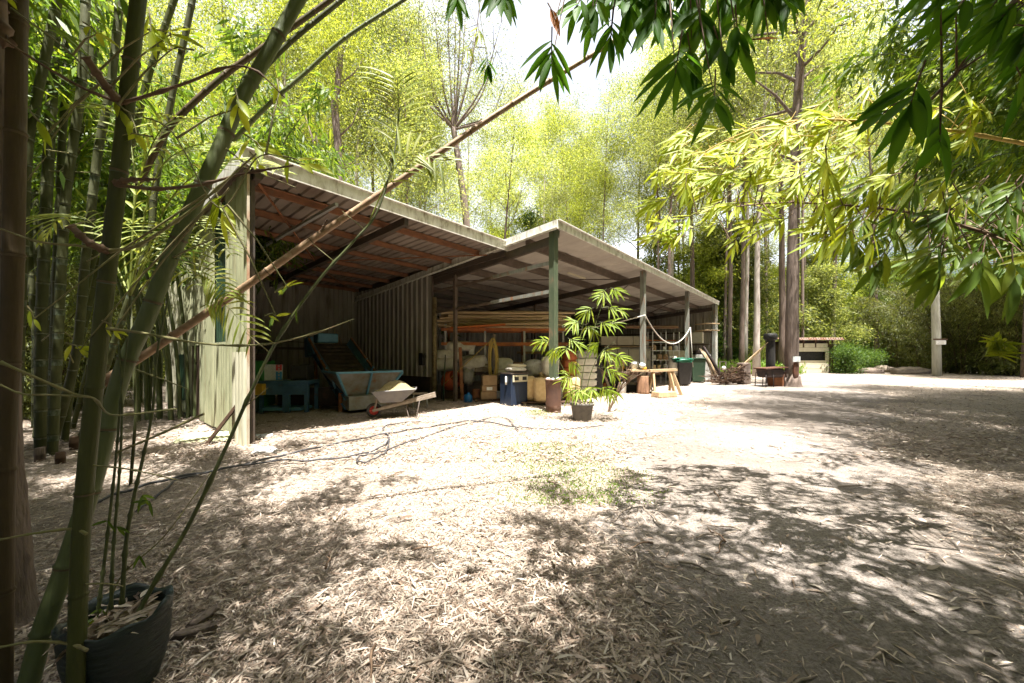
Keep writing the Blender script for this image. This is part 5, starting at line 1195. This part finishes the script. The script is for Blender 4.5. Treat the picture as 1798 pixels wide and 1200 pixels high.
def hanging(name, label, stem, r0, r1, fans, mats, stem_m, group=None, cat='bamboo branch'):
    sp = spline([P(*q) for q in stem], 50); base = sp[len(sp) // 2].copy()
    t = thing(name, label, cat, base, 0, group)
    bl, bt = MB(), MB()
    bt.tube([p - base for p in sp], [(r0 + (r1 - r0) * i / 50) * (1.25 if i % 8 == 0 else 1) for i in range(51)], 8)
    for px, py, d, dirpx, n, Lpx, Wf, spread, mi in fans:
        c = P(px, py, d) - base; L = Lpx * d / F
        near = min(sp, key=lambda p: (p - base - c).length_squared) - base
        if (near - c).length > .12: bt.tube([near, near.lerp(c, .5) + V((0, 0, .02)), c], [.0042, .0032, .002], 5, cap=False)
        fan(bl, bt, c, (dirpx[0], random.uniform(-.2, .2), -dirpx[1]), n, L, L * Wf, spread, mi=mi, tw=L * .5)
    bl.build('leaves', mats, t); bt.build('stem', stem_m, t)
    return t
rf = random.Random(3)
fs = [(968, 112, 1.6, (0, 1), 9, 70, .17, 1.45, 0), (1072, 72, 1.65, (-.05, 1), 9, 66, .21, 1.3, 0), (1186, 130, 1.45, (-.12, 1), 9, 88, .19, 1.55, 0), (1255, 180, 1.45, (-.1, 1), 10, 82, .19, 1.5, 0), (1296, 80, 1.6, (.2, 1), 8, 78, .25, 1.2, 0), (803, 5, 1.8, (0, 1), 8, 52, .2, .9, 0), (882, -5, 1.7, (.1, 1), 9, 72, .2, .9, 0), (1150, 40, 1.6, (-.1, 1), 8, 78, .22, 1.0, 0), (1230, 50, 1.6, (0, 1), 9, 80, .24, 1.1, 0), (1105, 15, 1.7, (.2, 1), 9, 80, .22, 1.0, 0), (1010, 20, 1.65, (-.4, .8), 6, 58, .22, 1.0, 0), (1040, 30, 1.7, (-.3, .9), 6, 62, .22, .9, 0), (1180, 40, 1.7, (.1, 1), 8, 74, .24, 1.0, 0), (1270, 105, 1.55, (.3, .9), 8, 74, .26, 1.0, 0), (1215, 120, 1.6, (.15, 1), 8, 76, .24, 1.0, 0)]
for k in range(26):
    fs.append((rf.uniform(930, 1440), rf.uniform(-50, 8), rf.uniform(1.6, 2.1), (rf.uniform(-.4, .4), 1), rf.randint(6, 9), rf.uniform(50, 76), .21, rf.uniform(.7, 1.2), 0))
fs += [(975, 35, 1.62, (.35, 1), 1, 48, .25, .1, 1), (1350, 72, 1.62, (1, .15), 1, 40, .3, .1, 1)]
hanging('bamboo_branch', 'overhanging bamboo branch dropping dark leaf fans along the top of the view', [(700, -110, 1.9), (900, -70, 1.75), (1150, -60, 1.65), (1400, -80, 1.65), (1650, -160, 1.7)], .008, .012, fs, [M['leaf_hang'], M['leaf_brown']], M['twig_brown'])
fs = [(1597, 190, 1.25, (-.35, 1), 8, 112, .19, 1.1, 0), (1650, 250, 1.4, (-.2, 1), 6, 95, .2, .9, 0), (1550, 200, 1.4, (-.8, .5), 4, 80, .2, .6, 0)]
for k in range(17):
    x = rf.uniform(1630, 1850); y = rf.uniform(-40, 1) + (x - 1600) * rf.uniform(0, .8)
    fs.append((x, y, rf.uniform(1.2, 1.7), (rf.uniform(-.95, -.35), .9), rf.randint(4, 7), rf.uniform(75, 120), .145, rf.uniform(.35, .9), 0))
hanging('bamboo_branch', 'dark bamboo branch streaming long leaves down from the upper right corner', [(1900, -120, 1.5), (1800, -20, 1.45), (1720, 80, 1.4), (1640, 170, 1.3), (1600, 190, 1.26)], .012, .004, fs, [M['leaf_hang'], M['leaf_brown']], M['twig_brown'])
fs = []
for k in range(80):
    t_ = rf.random(); x = 1510 - 340 * t_; y = 195 + 75 * t_ + rf.uniform(-25, 80)
    fs.append((x, y, rf.uniform(3.1, 3.9), (rf.uniform(-1, -.3), rf.uniform(-.1, .7)), rf.randint(4, 7), rf.uniform(30, 48), .15, rf.uniform(.5, 1.1), 0))
for k in range(22):
    fs.append((rf.uniform(1500, 1720), rf.uniform(170, 255), rf.uniform(3.0, 3.6), (rf.uniform(-1, .2), rf.uniform(-.2, .8)), 6, rf.uniform(34, 50), .16, .9, 0))
hanging('bamboo_branch', 'upper sunlit yellow-green bamboo branch reaching left over the far trees', [(1850, 262, 3.1), (1720, 238, 3.2), (1640, 226, 3.25), (1500, 212, 3.35), (1390, 214, 3.45), (1290, 240, 3.55), (1180, 300, 3.6)], .017, .004, fs, [M['leaf_sunny']], M['rope_yellow'])
fs = []
for k in range(90):
    x = rf.uniform(1140, 1490); y = 352 + (1490 - x) * .06 + rf.uniform(-80, 70)
    fs.append((x, y, rf.uniform(2.7, 3.4), (rf.uniform(-1, .1), rf.uniform(-.1, .9)), rf.randint(4, 6), rf.uniform(28, 46), .155, rf.uniform(.5, 1.2), 0))
hanging('bamboo_branch', 'pale lime bamboo spray hanging over the end of the long shed', [(1500, 362, 2.9), (1420, 357, 2.95), (1340, 358, 3.0), (1240, 372, 3.05), (1160, 392, 3.1)], .009, .003, fs, [M['leaf_sunny']], M['twig_brown'])
fs = []
for k in range(84):
    x = rf.uniform(1440, 1830); y = 350 + (x - 1440) * .19 + rf.uniform(-70, 80)
    fs.append((x, y, rf.uniform(2.0, 2.8), (rf.uniform(-.9, .35), rf.uniform(.3, 1)), rf.randint(5, 7), rf.uniform(38, 64), .16, rf.uniform(.6, 1.1), 0 if rf.random() < .35 + (x - 1440) * .0015 else 1))
fs += [(1645, 490, 2.1, (0, 1), 9, 74, .22, 1.4, 0), (1720, 480, 2.0, (-.3, 1), 6, 80, .22, .8, 0), (1780, 500, 2.0, (-.1, 1), 6, 84, .22, .8, 0), (1540, 470, 2.3, (-.5, 1), 6, 70, .2, .8, 0)]
hanging('bamboo_branch', 'lower bamboo branch with brown stem and green leaves above the timber post', [(1900, 480, 2.2), (1798, 432, 2.25), (1650, 386, 2.35), (1560, 368, 2.5), (1480, 360, 2.65)], .013, .006, fs, [M['leaf_bamboo'], M['leaf_sunny']], M['twig_brown'])
fs = [(rf.uniform(1738, 1775), rf.uniform(590, 625), 6.5, (rf.uniform(-.8, .8), rf.uniform(-.6, .3)), 6, 26, .22, 1.2, 0) for k in range(9)]
hanging('bamboo_sprig', 'small bright bamboo sprig in front of the dark thicket', [(1830, 640, 6.5), (1790, 615, 6.5), (1755, 605, 6.5)], .006, .003, fs, [M['leaf_sunny']], M['twig'])
fs = [(857, 118, 3.0, (.1, 1), 8, 30, .22, 1.3, 0), (840, 60, 3.0, (0, 1), 5, 26, .2, 1.0, 1), (820, 90, 3.0, (-.4, 1), 4, 26, .2, .9, 1)]
hanging('bamboo_sprig', 'small leaf fan hanging alone left of the leaf row at the top', [(835, -40, 3.0), (845, 40, 3.0), (857, 108, 3.0)], .004, .002, fs, [M['leaf_hang'], M['leaf_sunny']], M['twig'])
# bright single leaves on the twigs of the canes
fs = []
for x, y, dx, dy, n, Lp, sp_ in ((212, 195, .3, 1, 2, 46, .3), (215, 238, -1, -.1, 1, 74, .1), (82, 240, -.5, 1, 2, 36, .7), (90, 245, .6, 1, 1, 66, .2), (265, 55, .2, 1, 3, 60, .5), (300, 60, 1, .3, 3, 66, .6), (420, 190, .3, 1, 4, 56, .6), (300, 88, -1, 0, 2, 50, .4), (395, 380, .4, 1, 4, 66, .6), (380, 365, -.6, 1, 3, 52, .5), (460, 262, .6, .5, 4, 60, .7), (535, 290, .8, .3, 4, 62, .9), (455, 290, .6, .8, 2, 40, .4), (490, 165, .2, 1, 2, 36, .4), (170, 60, .7, .6, 3, 46, .4), (240, 235, .4, 1, 2, 50, .4), (30, 5, 1, .5, 1, 40, .2), (505, 505, .6, -.2, 3, 34, .8), (485, 555, .8, 0, 2, 24, .5), (200, 580, .8, .8, 3, 30, .6), (140, 615, .8, .4, 3, 36, .6), (60, 560, .4, 1, 2, 30, .5)):
    fs.append((x, y, 1.42, (dx, dy), n, Lp, .22, sp_, 0))
hanging('bamboo_branch', 'thin twig with scattered bright lime leaves across the left canes', [(20, 15, 1.4), (120, 90, 1.42), (215, 190, 1.4), (300, 230, 1.36), (385, 365, 1.36), (455, 275, 1.34), (535, 290, 1.34)], .003, .002, fs, [M['leaf_sunny']], M['twig'])

# ---- palm by the shed corner
pm = GD(228, 4.2)
t = thing('palm', 'small feathery palm beside the shed corner behind the slanting cane', 'palm', pm)
b = MB(); b.tube([V((0, 0, -.1)), V((.02, .05, .8)), P(228, 520, 4.2) - pm], [.016, .014, .013], 10); b.build('trunk', M['culm_dark'], t)
for q in ([(228, 520, 4.2), (240, 340, 4.2), (285, 225, 4.1), (350, 205, 4.0)], [(228, 520, 4.2), (300, 350, 4.1), (400, 282, 3.9), (510, 305, 3.8)], [(228, 520, 4.2), (290, 400, 4.2), (350, 395, 4.1), (410, 450, 4.1)], [(228, 520, 4.2), (212, 400, 4.3), (245, 420, 4.0), (275, 510, 4.0)], [(228, 520, 4.2), (170, 400, 4.5), (110, 380, 4.5), (70, 430, 4.5)], [(228, 520, 4.2), (255, 420, 4.0), (300, 430, 3.9), (345, 505, 3.8)], [(228, 520, 4.2), (235, 300, 4.4), (210, 200, 4.6), (160, 190, 4.6)], [(228, 520, 4.2), (270, 320, 4.3), (330, 260, 4.2), (420, 250, 4.1)]):
    sp = spline([P(*z) - pm for z in q], 40); b = MB(); b.tube(sp, [.011 * (1 - .8 * i / 40) for i in range(41)], 6)
    for i in range(9, 40, 2):
        d = (sp[i] - sp[i - 1]).normalized(); sd = d.cross(V((0, -.5, 1))).normalized(); l_ = .46 * math.sin(math.pi * (.12 + .83 * (i - 9) / 31))
        for s in (-1, 1): b.leaf(sp[i], sd * s + d * .65 + V((0, 0, .15)), V((0, -.7, .7)), l_, .036, .7, seg=5)
    b.build('frond', M['leaf_palm'], t)
# frond sprouts on the dry pole and on the tall stem
for nm, q, lab in (('palm_frond', [(352, 540, 2.7), (372, 532, 2.65), (400, 540, 2.6), (442, 590, 2.55)], 'small drooping frond lit over the dry pole by the shed corner'), ('palm_frond', [(650, 385, 2.05), (690, 300, 2.05), (730, 268, 2.05), (772, 285, 2.05)], 'arched frond on the tall stem above the low roof'), ('palm_frond', [(690, 300, 2.1), (697, 230, 2.1), (700, 180, 2.1), (697, 140, 2.1)], 'upright frond at the tip of the tall thin stem'), ('palm_frond', [(330, 500, 2.7), (350, 480, 2.7), (375, 488, 2.65), (395, 520, 2.6)], 'short frond just above the dry pole')):
    sp = spline([P(*z) for z in q], 26); base = sp[0].copy(); b = MB(); b.tube([p - base for p in sp], [.004 * (1 - .7 * i / 26) for i in range(27)], 5)
    for i in range(6, 27, 2):
        d = (sp[i] - sp[i - 1]).normalized(); sd = d.cross(V((0, -1, .3))).normalized()
        for s in (-1, 1): b.leaf(sp[i] - base, sd * s + d * .8 + V((0, -.1, -.1)), V((0, -1, .5)), .23 * random.uniform(.7, 1.1), .017, .8, seg=5)
    single(b, nm, [M['leaf_palm']], lab, 'palm frond', base)

# ---- the potted cane before the long shed
pc = GD(1022, 8.35)
t = thing('plant_pot', 'square-shouldered grey plastic pot on the litter beside the rusty pipe', 'pot', pc)
b = MB(); b.lathe([(.19, 0), (.2, .02), (.245, .34), (.27, .35), (.275, .4), (.25, .41), (.24, .37), (.2, .36)], sides=28); b.build('shell', M['pot_grey'], t)
b = MB(); b.lathe([(0, .37), (.15, .38), (.245, .37), (0, .36)], sides=18); b.build('soil', M['soil'], t)
b = MB()
for k in range(60):
    a = random.uniform(0, 6.28); r = .27 * random.random() ** .4; d = random.uniform(0, 6.28); b.leaf((r * math.cos(a), r * math.sin(a), .4 + random.uniform(0, .03)), (math.cos(d), math.sin(d), .1), (0, 0, 1), .12, .025, .5, seg=3)
b.build('dry_leaves', lit, t)
t = thing('potted_bamboo', 'leafy bright green cane plant growing from the grey pot', 'plant', pc + V((0, 0, .38)))
fpos = [(1085, 514, .6), (1052, 520, -.3), (1030, 546, -.5), (1082, 546, .6), (1008, 572, -.6), (1072, 568, .7), (1040, 578, .2), (955, 602, -.6), (988, 612, -.1), (1012, 604, .5), (1060, 622, .3), (1082, 628, .6), (1078, 655, .5), (1072, 690, .3), (1042, 682, .1), (1000, 662, -.5), (1022, 694, .0), (1062, 690, .4), (965, 620, -.2), (1008, 640, .3), (1050, 605, -.4), (1035, 690, .3), (1010, 690, -.3)]
bl, bs_ = MB(), MB(); base = t.location
st = [[(1010, 715), (1012, 660), (1018, 600), (1030, 545)], [(1018, 715), (1024, 650), (1040, 590), (1060, 530), (1082, 512)], [(1026, 715), (1036, 660), (1055, 620), (1080, 600)], [(1008, 715), (1000, 680), (985, 640), (960, 602)], [(1030, 715), (1045, 690), (1065, 680)]]
sps = []
for k, q in enumerate(st):
    sp = spline([P(x, y, 8.35 + .03 * k) - base for x, y in q], 26); sps += sp; bs_.tube(sp, [.011 * (1 - .6 * i / 26) * (1.35 if i % 5 == 0 else 1) for i in range(27)], 7)
for px, py, dx in fpos:
    for rep in range(2):
        c = P(px + random.uniform(-9, 9), py + random.uniform(-5, 5), 8.3 + random.uniform(-.25, .25)) - base
        near = min(sps, key=lambda p: (p - c).length_squared + max(0, p.z - c.z) * .2)
        bs_.tube([near, near.lerp(c, .6) + V((0, 0, .05)), c], [.005, .004, .002], 5, cap=False)
        fan(bl, bs_, c, (dx, random.uniform(-.3, .3), -.3), 6, .35, .036, 1.3, droop=.6, tw=.1)
bl.build('leaves', [M['leaf_cane']], t); bs_.build('stem', M['stem_green'], t)
# dead shrub behind it
ds = GD(1068, 9.6); b = MB()
def twigrec(p, d, L, r, k):
    e = p + d * L; b.tube([p, p.lerp(e, .5) + V((random.uniform(-.03, .03), 0, .02)), e], [r, r * .85, r * .65], 5, cap=False)
    if k:
        for m in range(random.choice((2, 3))):
            twigrec(p.lerp(e, random.uniform(.5, 1)), (d + V((random.uniform(-.8, .8), random.uniform(-.5, .5), random.uniform(-.2, .5)))).normalized(), L * random.uniform(.55, .8), r * .6, k - 1)
for k in range(3): twigrec(V((0, 0, 0)), V((.25 + .15 * k, 0, 1)).normalized(), .75, .02, 3)
single(b, 'dead_shrub', M['twig_brown'], 'leafless brown twiggy shrub behind the potted cane plant', 'shrub', ds)
# ================================================================== ground, litter, light, camera
def ground_mat(name, pale, mid, dark, soil, s1, dens):
    m, nt, out = _nt(name); N = nt.nodes; L = nt.links
    b = N.new('ShaderNodeBsdfPrincipled'); b.inputs['Roughness'].default_value = .95; b.inputs['Specular IOR Level'].default_value = .1
    L.new(b.outputs[0], out.inputs[0]); tc = N.new('ShaderNodeTexCoord')
    def noise(sc, det, st=(1, 1, 1), ro=.6):
        mp = N.new('ShaderNodeMapping'); mp.inputs['Scale'].default_value = st; L.new(tc.outputs['Object'], mp.inputs[0])
        n = N.new('ShaderNodeTexNoise'); n.inputs['Scale'].default_value = sc; n.inputs['Detail'].default_value = det; n.inputs['Roughness'].default_value = ro; L.new(mp.outputs[0], n.inputs['Vector']); return n
    def ramp(src, stops):
        r = N.new('ShaderNodeValToRGB'); L.new(src, r.inputs[0]); e = r.color_ramp.elements
        e[0].position, e[0].color = stops[0][0], rgba(stops[0][1]); e[1].position, e[1].color = stops[-1][0], rgba(stops[-1][1])
        for p, c in stops[1:-1]:
            k = e.new(p); k.color = rgba(c)
        return r
    n1 = noise(s1, 9, (1, 1, 1), .72); fine = ramp(n1.outputs['Fac'], [(.33, dark), (.45, mid), (.56, pale), (.7, tuple(min(1, c * 1.2) for c in pale))])
    n2 = noise(.55, 5); n3 = noise(28, 4)
    r2 = ramp(n2.outputs['Fac'], [(dens[0], (0, 0, 0)), (dens[1], (1, 1, 1))])
    so = ramp(n3.outputs['Fac'], [(.35, soil), (.62, tuple(min(1, c * 1.8) for c in soil))])
    mx = N.new('ShaderNodeMix'); mx.data_type = 'RGBA'; L.new(r2.outputs[0], mx.inputs['Factor']); L.new(fine.outputs[0], mx.inputs[6]); L.new(so.outputs[0], mx.inputs[7])
    L.new(mx.outputs[2], b.inputs['Base Color'])
    bp = N.new('ShaderNodeBump'); bp.inputs['Strength'].default_value = .9; bp.inputs['Distance'].default_value = .03; L.new(n1.outputs['Fac'], bp.inputs['Height']); L.new(bp.outputs[0], b.inputs['Normal'])
    return m
gm = ground_mat('ground_litter', (.37, .315, .26), (.235, .19, .15), (.075, .055, .043), (.10, .082, .068), 42, (.56, .72))
tm = ground_mat('track_dirt', (.31, .27, .235), (.20, .17, .145), (.075, .062, .052), (.13, .11, .092), 60, (.42, .6))
# ground sheet: fine near, coarse to the horizon
def bumpz(x, y): return .012 * np.sin(x * 2.1 + y * .7) + .012 * np.sin(y * 1.7 - x * .9)
def axis(lo, hi):
    a = np.concatenate([np.arange(-24, 36, .5)]); return np.concatenate([[lo, lo / 3, lo / 8], a, [hi / 8, hi / 3, hi]])
xs = axis(-420, 420); ys = axis(-420, 700)
X, Y = np.meshgrid(xs, ys, indexing='ij'); Zg = np.where((abs(X) < 23) & (abs(Y) < 35), bumpz(X, Y), 0)
nx, ny = len(xs), len(ys); vs = np.stack([X, Y, Zg], -1).reshape(-1, 3)
i, j = np.meshgrid(np.arange(nx - 1), np.arange(ny - 1), indexing='ij'); a = (i * ny + j).ravel()
tag(np_mesh('ground', vs, np.stack([a, a + ny, a + ny + 1, a + 1], 1), gm, smooth=True), 'pale leaf-littered ground in front of the sheds', 'ground', kind='structure')
# the dirt track: from under the camera to the right, then away into the trees
cl = [(1.4, -6, 2.2), (1.7, 0, 1.7), (2.2, 2.5, 1.55), (3.3, 5, 1.75), (5.6, 8, 1.8), (9, 12, 2.4), (13.5, 17, 2.8), (20, 24.5, 2.6), (31, 35, 2.3), (45, 47, 2.2), (70, 68, 2.2)]
c3 = spline([V((p[0], p[1], p[2])) for p in cl], 160); vs = []; fs = []; m = 14
for k, p in enumerate(c3):
    d = (c3[min(k + 1, 160)] - c3[max(k - 1, 0)]); d.z = 0; d.normalize(); n_ = V((d.y, -d.x, 0))
    wl = p.z * (1 + .16 * math.sin(k * .41) + .1 * math.sin(k * 1.13 + 2)); wr = p.z * (1 + .16 * math.sin(k * .37 + 1) + .1 * math.sin(k * .97))
    for q in range(m + 1):
        f = q / m; o = -wl * (1 - f) + wr * f; x, y = p.x + n_.x * o, p.y + n_.y * o
        e = 1 if 0 < q < m else 0
        vs.append((x, y, float(bumpz(np.float64(x), np.float64(y))) * (1 if abs(x) < 23 and abs(y) < 35 else 0) + (.02 if e else -.02)))
for k in range(160):
    for q in range(m): a = k * (m + 1) + q; fs.append((a, a + 1, a + m + 2, a + m + 1))
b = MB(); b.add(vs, fs, 0, True)
tag(b.build('dirt_track', tm), 'grey-brown dirt track curving past the sheds into the trees', 'track', kind='structure')

# fallen leaves
def litter(name, label, n, dmin, dmax, pxr, Lr, Wr, m, power=1.0, lift=.02, mask=None):
    u = rng.random(n); d = dmin * (dmax / dmin) ** (u ** power); ang = rng.uniform(pxr[0], pxr[1], n)
    x = (ang - CX) / F * d; y = d
    keep = np.ones(n, bool)
    if mask is not None: keep = mask(x, y)
    x, y, d = x[keep], y[keep], d[keep]; n = len(x)
    az = rng.uniform(0, 2 * np.pi, n); L = rng.uniform(*Lr, n); W = rng.uniform(*Wr, n) * (L / np.mean(Lr)) ** .5
    el = np.abs(rng.normal(0, .11, n)); D = np.stack([np.cos(az) * np.cos(el), np.sin(az) * np.cos(el), np.sin(el)], 1)
    N = norm(np.stack([rng.normal(0, .3, n), rng.normal(0, .3, n), np.ones(n)], 1))
    Sd = norm(np.cross(D, N)); N = np.cross(Sd, D)
    z = np.where((abs(x) < 23) & (abs(y) < 35), bumpz(x, y), 0) + rng.random(n) * lift + .008
    B = np.stack([x, y, z], 1); L = L[:, None]; W = W[:, None]; cu = rng.normal(.0, .12, n)[:, None] * L
    p1 = B + D * L * .3; p2 = B + D * L * .68 + N * cu * .4; tp = B + D * L + N * cu - np.array([0, 0, 1]) * L * np.sin(el)[:, None] * .6
    li = N * W * .22
    vs = np.stack([B, p1 + Sd * W * .5 + li, p1 - Sd * W * .5 + li, p2 + Sd * W * .42 + li, p2 - Sd * W * .42 + li, tp], 1)
    vs[..., 2] = np.maximum(vs[..., 2], .003 + z[:, None] - .03)
    vs = vs.reshape(-1, 3); k = np.arange(n)[:, None] * 6
    fs = np.concatenate([k + np.array([[0, 1, 2, 2]])[:, :3], k + np.array([[1, 3, 4]]), k + np.array([[1, 4, 2]]), k + np.array([[3, 5, 4]])])
    o = np_mesh(name, vs, fs, m); tag(o, label, 'leaf litter', kind='stuff'); return o
cxy = np.array([[p.x, p.y, p.z] for p in c3])
def tdist(x, y):
    dd = np.full(len(x), 1e9)
    for k in range(0, 161, 2): dd = np.minimum(dd, np.hypot(x - cxy[k, 0], y - cxy[k, 1]) / cxy[k, 2])
    return dd
def off_track(x, y):
    t = tdist(x, y); pr = np.clip((t - .45) / .6, .10, 1); pn = .5 + .5 * np.sin(x * 3.1 + np.sin(y * 2.3) * 1.5) * np.sin(y * 2.7 + x)
    return rng.random(len(x)) < pr * np.clip(.45 + .8 * pn, 0, 1)
litter('leaf_litter', 'fine dry bamboo and gum leaves strewn over the near ground', 170000, 1.3, 9.0, (-60, 1860), (.018, .055), (.003, .008), lit, mask=off_track, lift=.018)
litter('leaf_litter', 'long narrow dry leaves lying over the finer litter', 22000, 1.3, 7.0, (-60, 1860), (.05, .125), (.005, .012), lit, mask=off_track, lift=.028)
litter('leaf_litter', 'finer dry leaves strewn over the farther ground', 60000, 5.0, 26.0, (-60, 1860), (.04, .12), (.010, .026), lit, mask=off_track, lift=.03)
litter('leaf_litter', 'large pale leaves lying scattered across ground and track', 480, 1.4, 7.0, (100, 1860), (.07, .13), (.016, .03), lit, mask=lambda x, y: rng.random(len(x)) < .6)
# fallen twigs: each one a thing
tw0 = None
for k in range(46):
    if k < 5:
        b = MB(); L = random.uniform(.25, .8); n = 7; pts = []; x = 0; d = V((1, 0, 0))
        for i in range(n + 1): pts.append(V((L * i / n, .03 * math.sin(i * 1.3 + k) * L, .012 + .012 * math.sin(i * .9)))); 
        b.tube(pts, [.008 * (1 - .6 * i / n) for i in range(n + 1)], 6)
        b.tube([pts[3], pts[3] + V((.1 * L, .14 * L, .02))], [.004, .002], 5)
        o = b.build('fallen_twig', M['twig_brown'] if k % 2 else M['wood_grey'])
        tws = (tws + [o]) if k else [o]
    else:
        o = tws[k % 5].copy(); COL.objects.link(o)
    o.location = GD(rs_.uniform(150, 1780), 1.5 * (9 / 1.5) ** rs_.random(), .012); o.rotation_euler = (0, 0, rs_.uniform(0, 6.28))
    tag(o, 'thin dry twig fallen among the leaf litter', 'twig', 'fallen twigs in the litter')
# green weeds and grass
n = 6500; d = rng.uniform(3.6, 6.2, n); px = rng.normal(1000, 85, n); x = (px - CX) / F * d
B = np.stack([x, d, np.full(n, .0)], 1); D = rng.normal(size=(n, 3)) * .5 + np.array([0, 0, .9])
v, f = leaf_quads(B, D, rng.uniform(.02, .065, n), .012, .5); tag(np_mesh('grass_patch', v, f, M['grass']), 'sparse tiny green grass coming through the sunlit litter', 'grass', kind='stuff')
n = 42000; px = rng.uniform(1240, 1500, n); d = rng.uniform(29, 46, n); x = (px - CX) / F * d
B = np.stack([x, d, rng.uniform(0, .9, n) * rng.random(n)], 1); D = rng.normal(size=(n, 3)) * .55 + np.array([0, 0, .9])
keep = (uw(x, d)[0] > 28.5)
keep &= ~((np.abs(x - (1412 - CX) / F * 32.5) < 2.6) & (d < 34.5)); B, D = B[keep], D[keep]; n = len(B)
v, f = leaf_quads(B, D, rng.uniform(.3, .95, n), .07, .5); tag(np_mesh('tall_grass', v, f, M['grass']), 'bright tall grass and weeds behind the stick heap and hut', 'grass', kind='stuff')
n = 700; d = rng.uniform(9.0, 9.9, n); px = rng.normal(952, 16, n); B = np.stack([(px - CX) / F * d, d, np.zeros(n)], 1); D = rng.normal(size=(n, 3)) * .5 + np.array([0, 0, .9])
v, f = leaf_quads(B, D, rng.uniform(.04, .1, n), .012, .5); tag(np_mesh('grass_patch', v, f, M['grass']), 'tuft of pale weeds left of the rusty pipe', 'grass', kind='stuff')
# pale rocks and a low bank by the track
for k, (px, py, s) in enumerate(((1528, 656, .9), (1550, 652, 1.1), (1575, 655, .8), (1598, 657, 1.2), (1512, 650, .8), (1622, 655, .7))):
    b = MB(); b.sack((0, 0, .12), (s * 2.2, s * 1.2, s * .75), e=.85, nz=.16, seed=k + 40)
    single(b, 'rock', M['wood_grey'] if k % 2 else M['bark_gum'], ['low brown rock farthest left on the bank by the track', 'broad pale rock on the bank by the track', 'brown rock in the middle of the bank', 'widest pale rock on the track bank', 'small brown rock at the track bend', 'small pale rock nearest the timber post'][k], 'rock', G(px, py), k)

# ------------------------------------------------------------------ light
w = bpy.data.worlds.new('World'); scene.world = w; w.use_nodes = True; nt = w.node_tree
bg = nt.nodes.get('Background') or nt.nodes.new('ShaderNodeBackground')
sk = nt.nodes.new('ShaderNodeTexSky'); sk.sky_type = 'NISHITA'; sk.sun_disc = False
sk.sun_elevation = math.asin(SUN.z); sk.sun_rotation = math.atan2(SUN.x, SUN.y); sk.air_density = 1.0; sk.dust_density = 5; sk.ozone_density = 1.0
# a pale veil added over the blue to brighten the sky in view
bw = nt.nodes.new('ShaderNodeRGBToBW'); nt.links.new(sk.outputs[0], bw.inputs[0])
tcw = nt.nodes.new('ShaderNodeTexCoord'); nw = nt.nodes.new('ShaderNodeTexNoise'); nw.inputs['Scale'].default_value = 3.5; nw.inputs['Detail'].default_value = 5; nt.links.new(tcw.outputs['Generated'], nw.inputs['Vector'])
mr = nt.nodes.new('ShaderNodeMapRange'); mr.inputs[1].default_value = .35; mr.inputs[2].default_value = .65; mr.inputs[3].default_value = .45; mr.inputs[4].default_value = .9; nt.links.new(nw.outputs['Fac'], mr.inputs[0])
# added bright patch only ahead; elsewhere the blue stays dim to keep fill low
dp = nt.nodes.new('ShaderNodeVectorMath'); dp.operation = 'DOT_PRODUCT'; nt.links.new(tcw.outputs['Generated'], dp.inputs[0]); dp.inputs[1].default_value = V((.02, .84, .54)).normalized()
md = nt.nodes.new('ShaderNodeMapRange'); md.interpolation_type = 'SMOOTHSTEP'; md.inputs[1].default_value = .62; md.inputs[2].default_value = .9; nt.links.new(dp.outputs['Value'], md.inputs[0])
ml = nt.nodes.new('ShaderNodeMath'); ml.operation = 'MULTIPLY'; nt.links.new(md.outputs[0], ml.inputs[0]); nt.links.new(mr.outputs[0], ml.inputs[1])
gn = nt.nodes.new('ShaderNodeVectorMath'); gn.operation = 'SCALE'; gn.inputs[0].default_value = (4.3, 4.45, 4.8); nt.links.new(bw.outputs[0], gn.inputs['Scale'])
mv = nt.nodes.new('ShaderNodeMix'); mv.data_type = 'RGBA'; nt.links.new(ml.outputs[0], mv.inputs['Factor']); nt.links.new(sk.outputs[0], mv.inputs[6]); nt.links.new(gn.outputs[0], mv.inputs[7])
nt.links.new(mv.outputs[2], bg.inputs[0]); bg.inputs[1].default_value = SKY
sl = bpy.data.lights.new('sun', 'SUN'); sl.energy = SUNE; sl.angle = R(.53); sl.color = (1, .965, .92)
so = bpy.data.objects.new('sun', sl); COL.objects.link(so); so.rotation_euler = SUN.to_track_quat('Z', 'Y').to_euler(); so.location = (10, -10, 30)
cd = bpy.data.cameras.new('camera'); co = bpy.data.objects.new('camera', cd); COL.objects.link(co); scene.camera = co
co.location = (0, 0, EYE); co.rotation_euler = (R(90), 0, 0); cd.sensor_width = 36; cd.lens = 36 * F / 1798; cd.shift_y = (HY - 600) / 1798; cd.clip_start = .05; cd.clip_end = 3000
vs_ = scene.view_settings; vs_.view_transform = 'Standard'; vs_.look = 'None'; vs_.gamma = 1; vs_.exposure = EXPO; vs_.use_curve_mapping = False
cy = scene.cycles
cy.max_bounces = 7; cy.diffuse_bounces = 4; cy.glossy_bounces = 2; cy.transmission_bounces = 4; cy.use_denoising = True; cy.sample_clamp_indirect = 6; cy.use_adaptive_sampling = True; cy.adaptive_threshold = .015
cy.caustics_reflective = False; cy.caustics_refractive = False
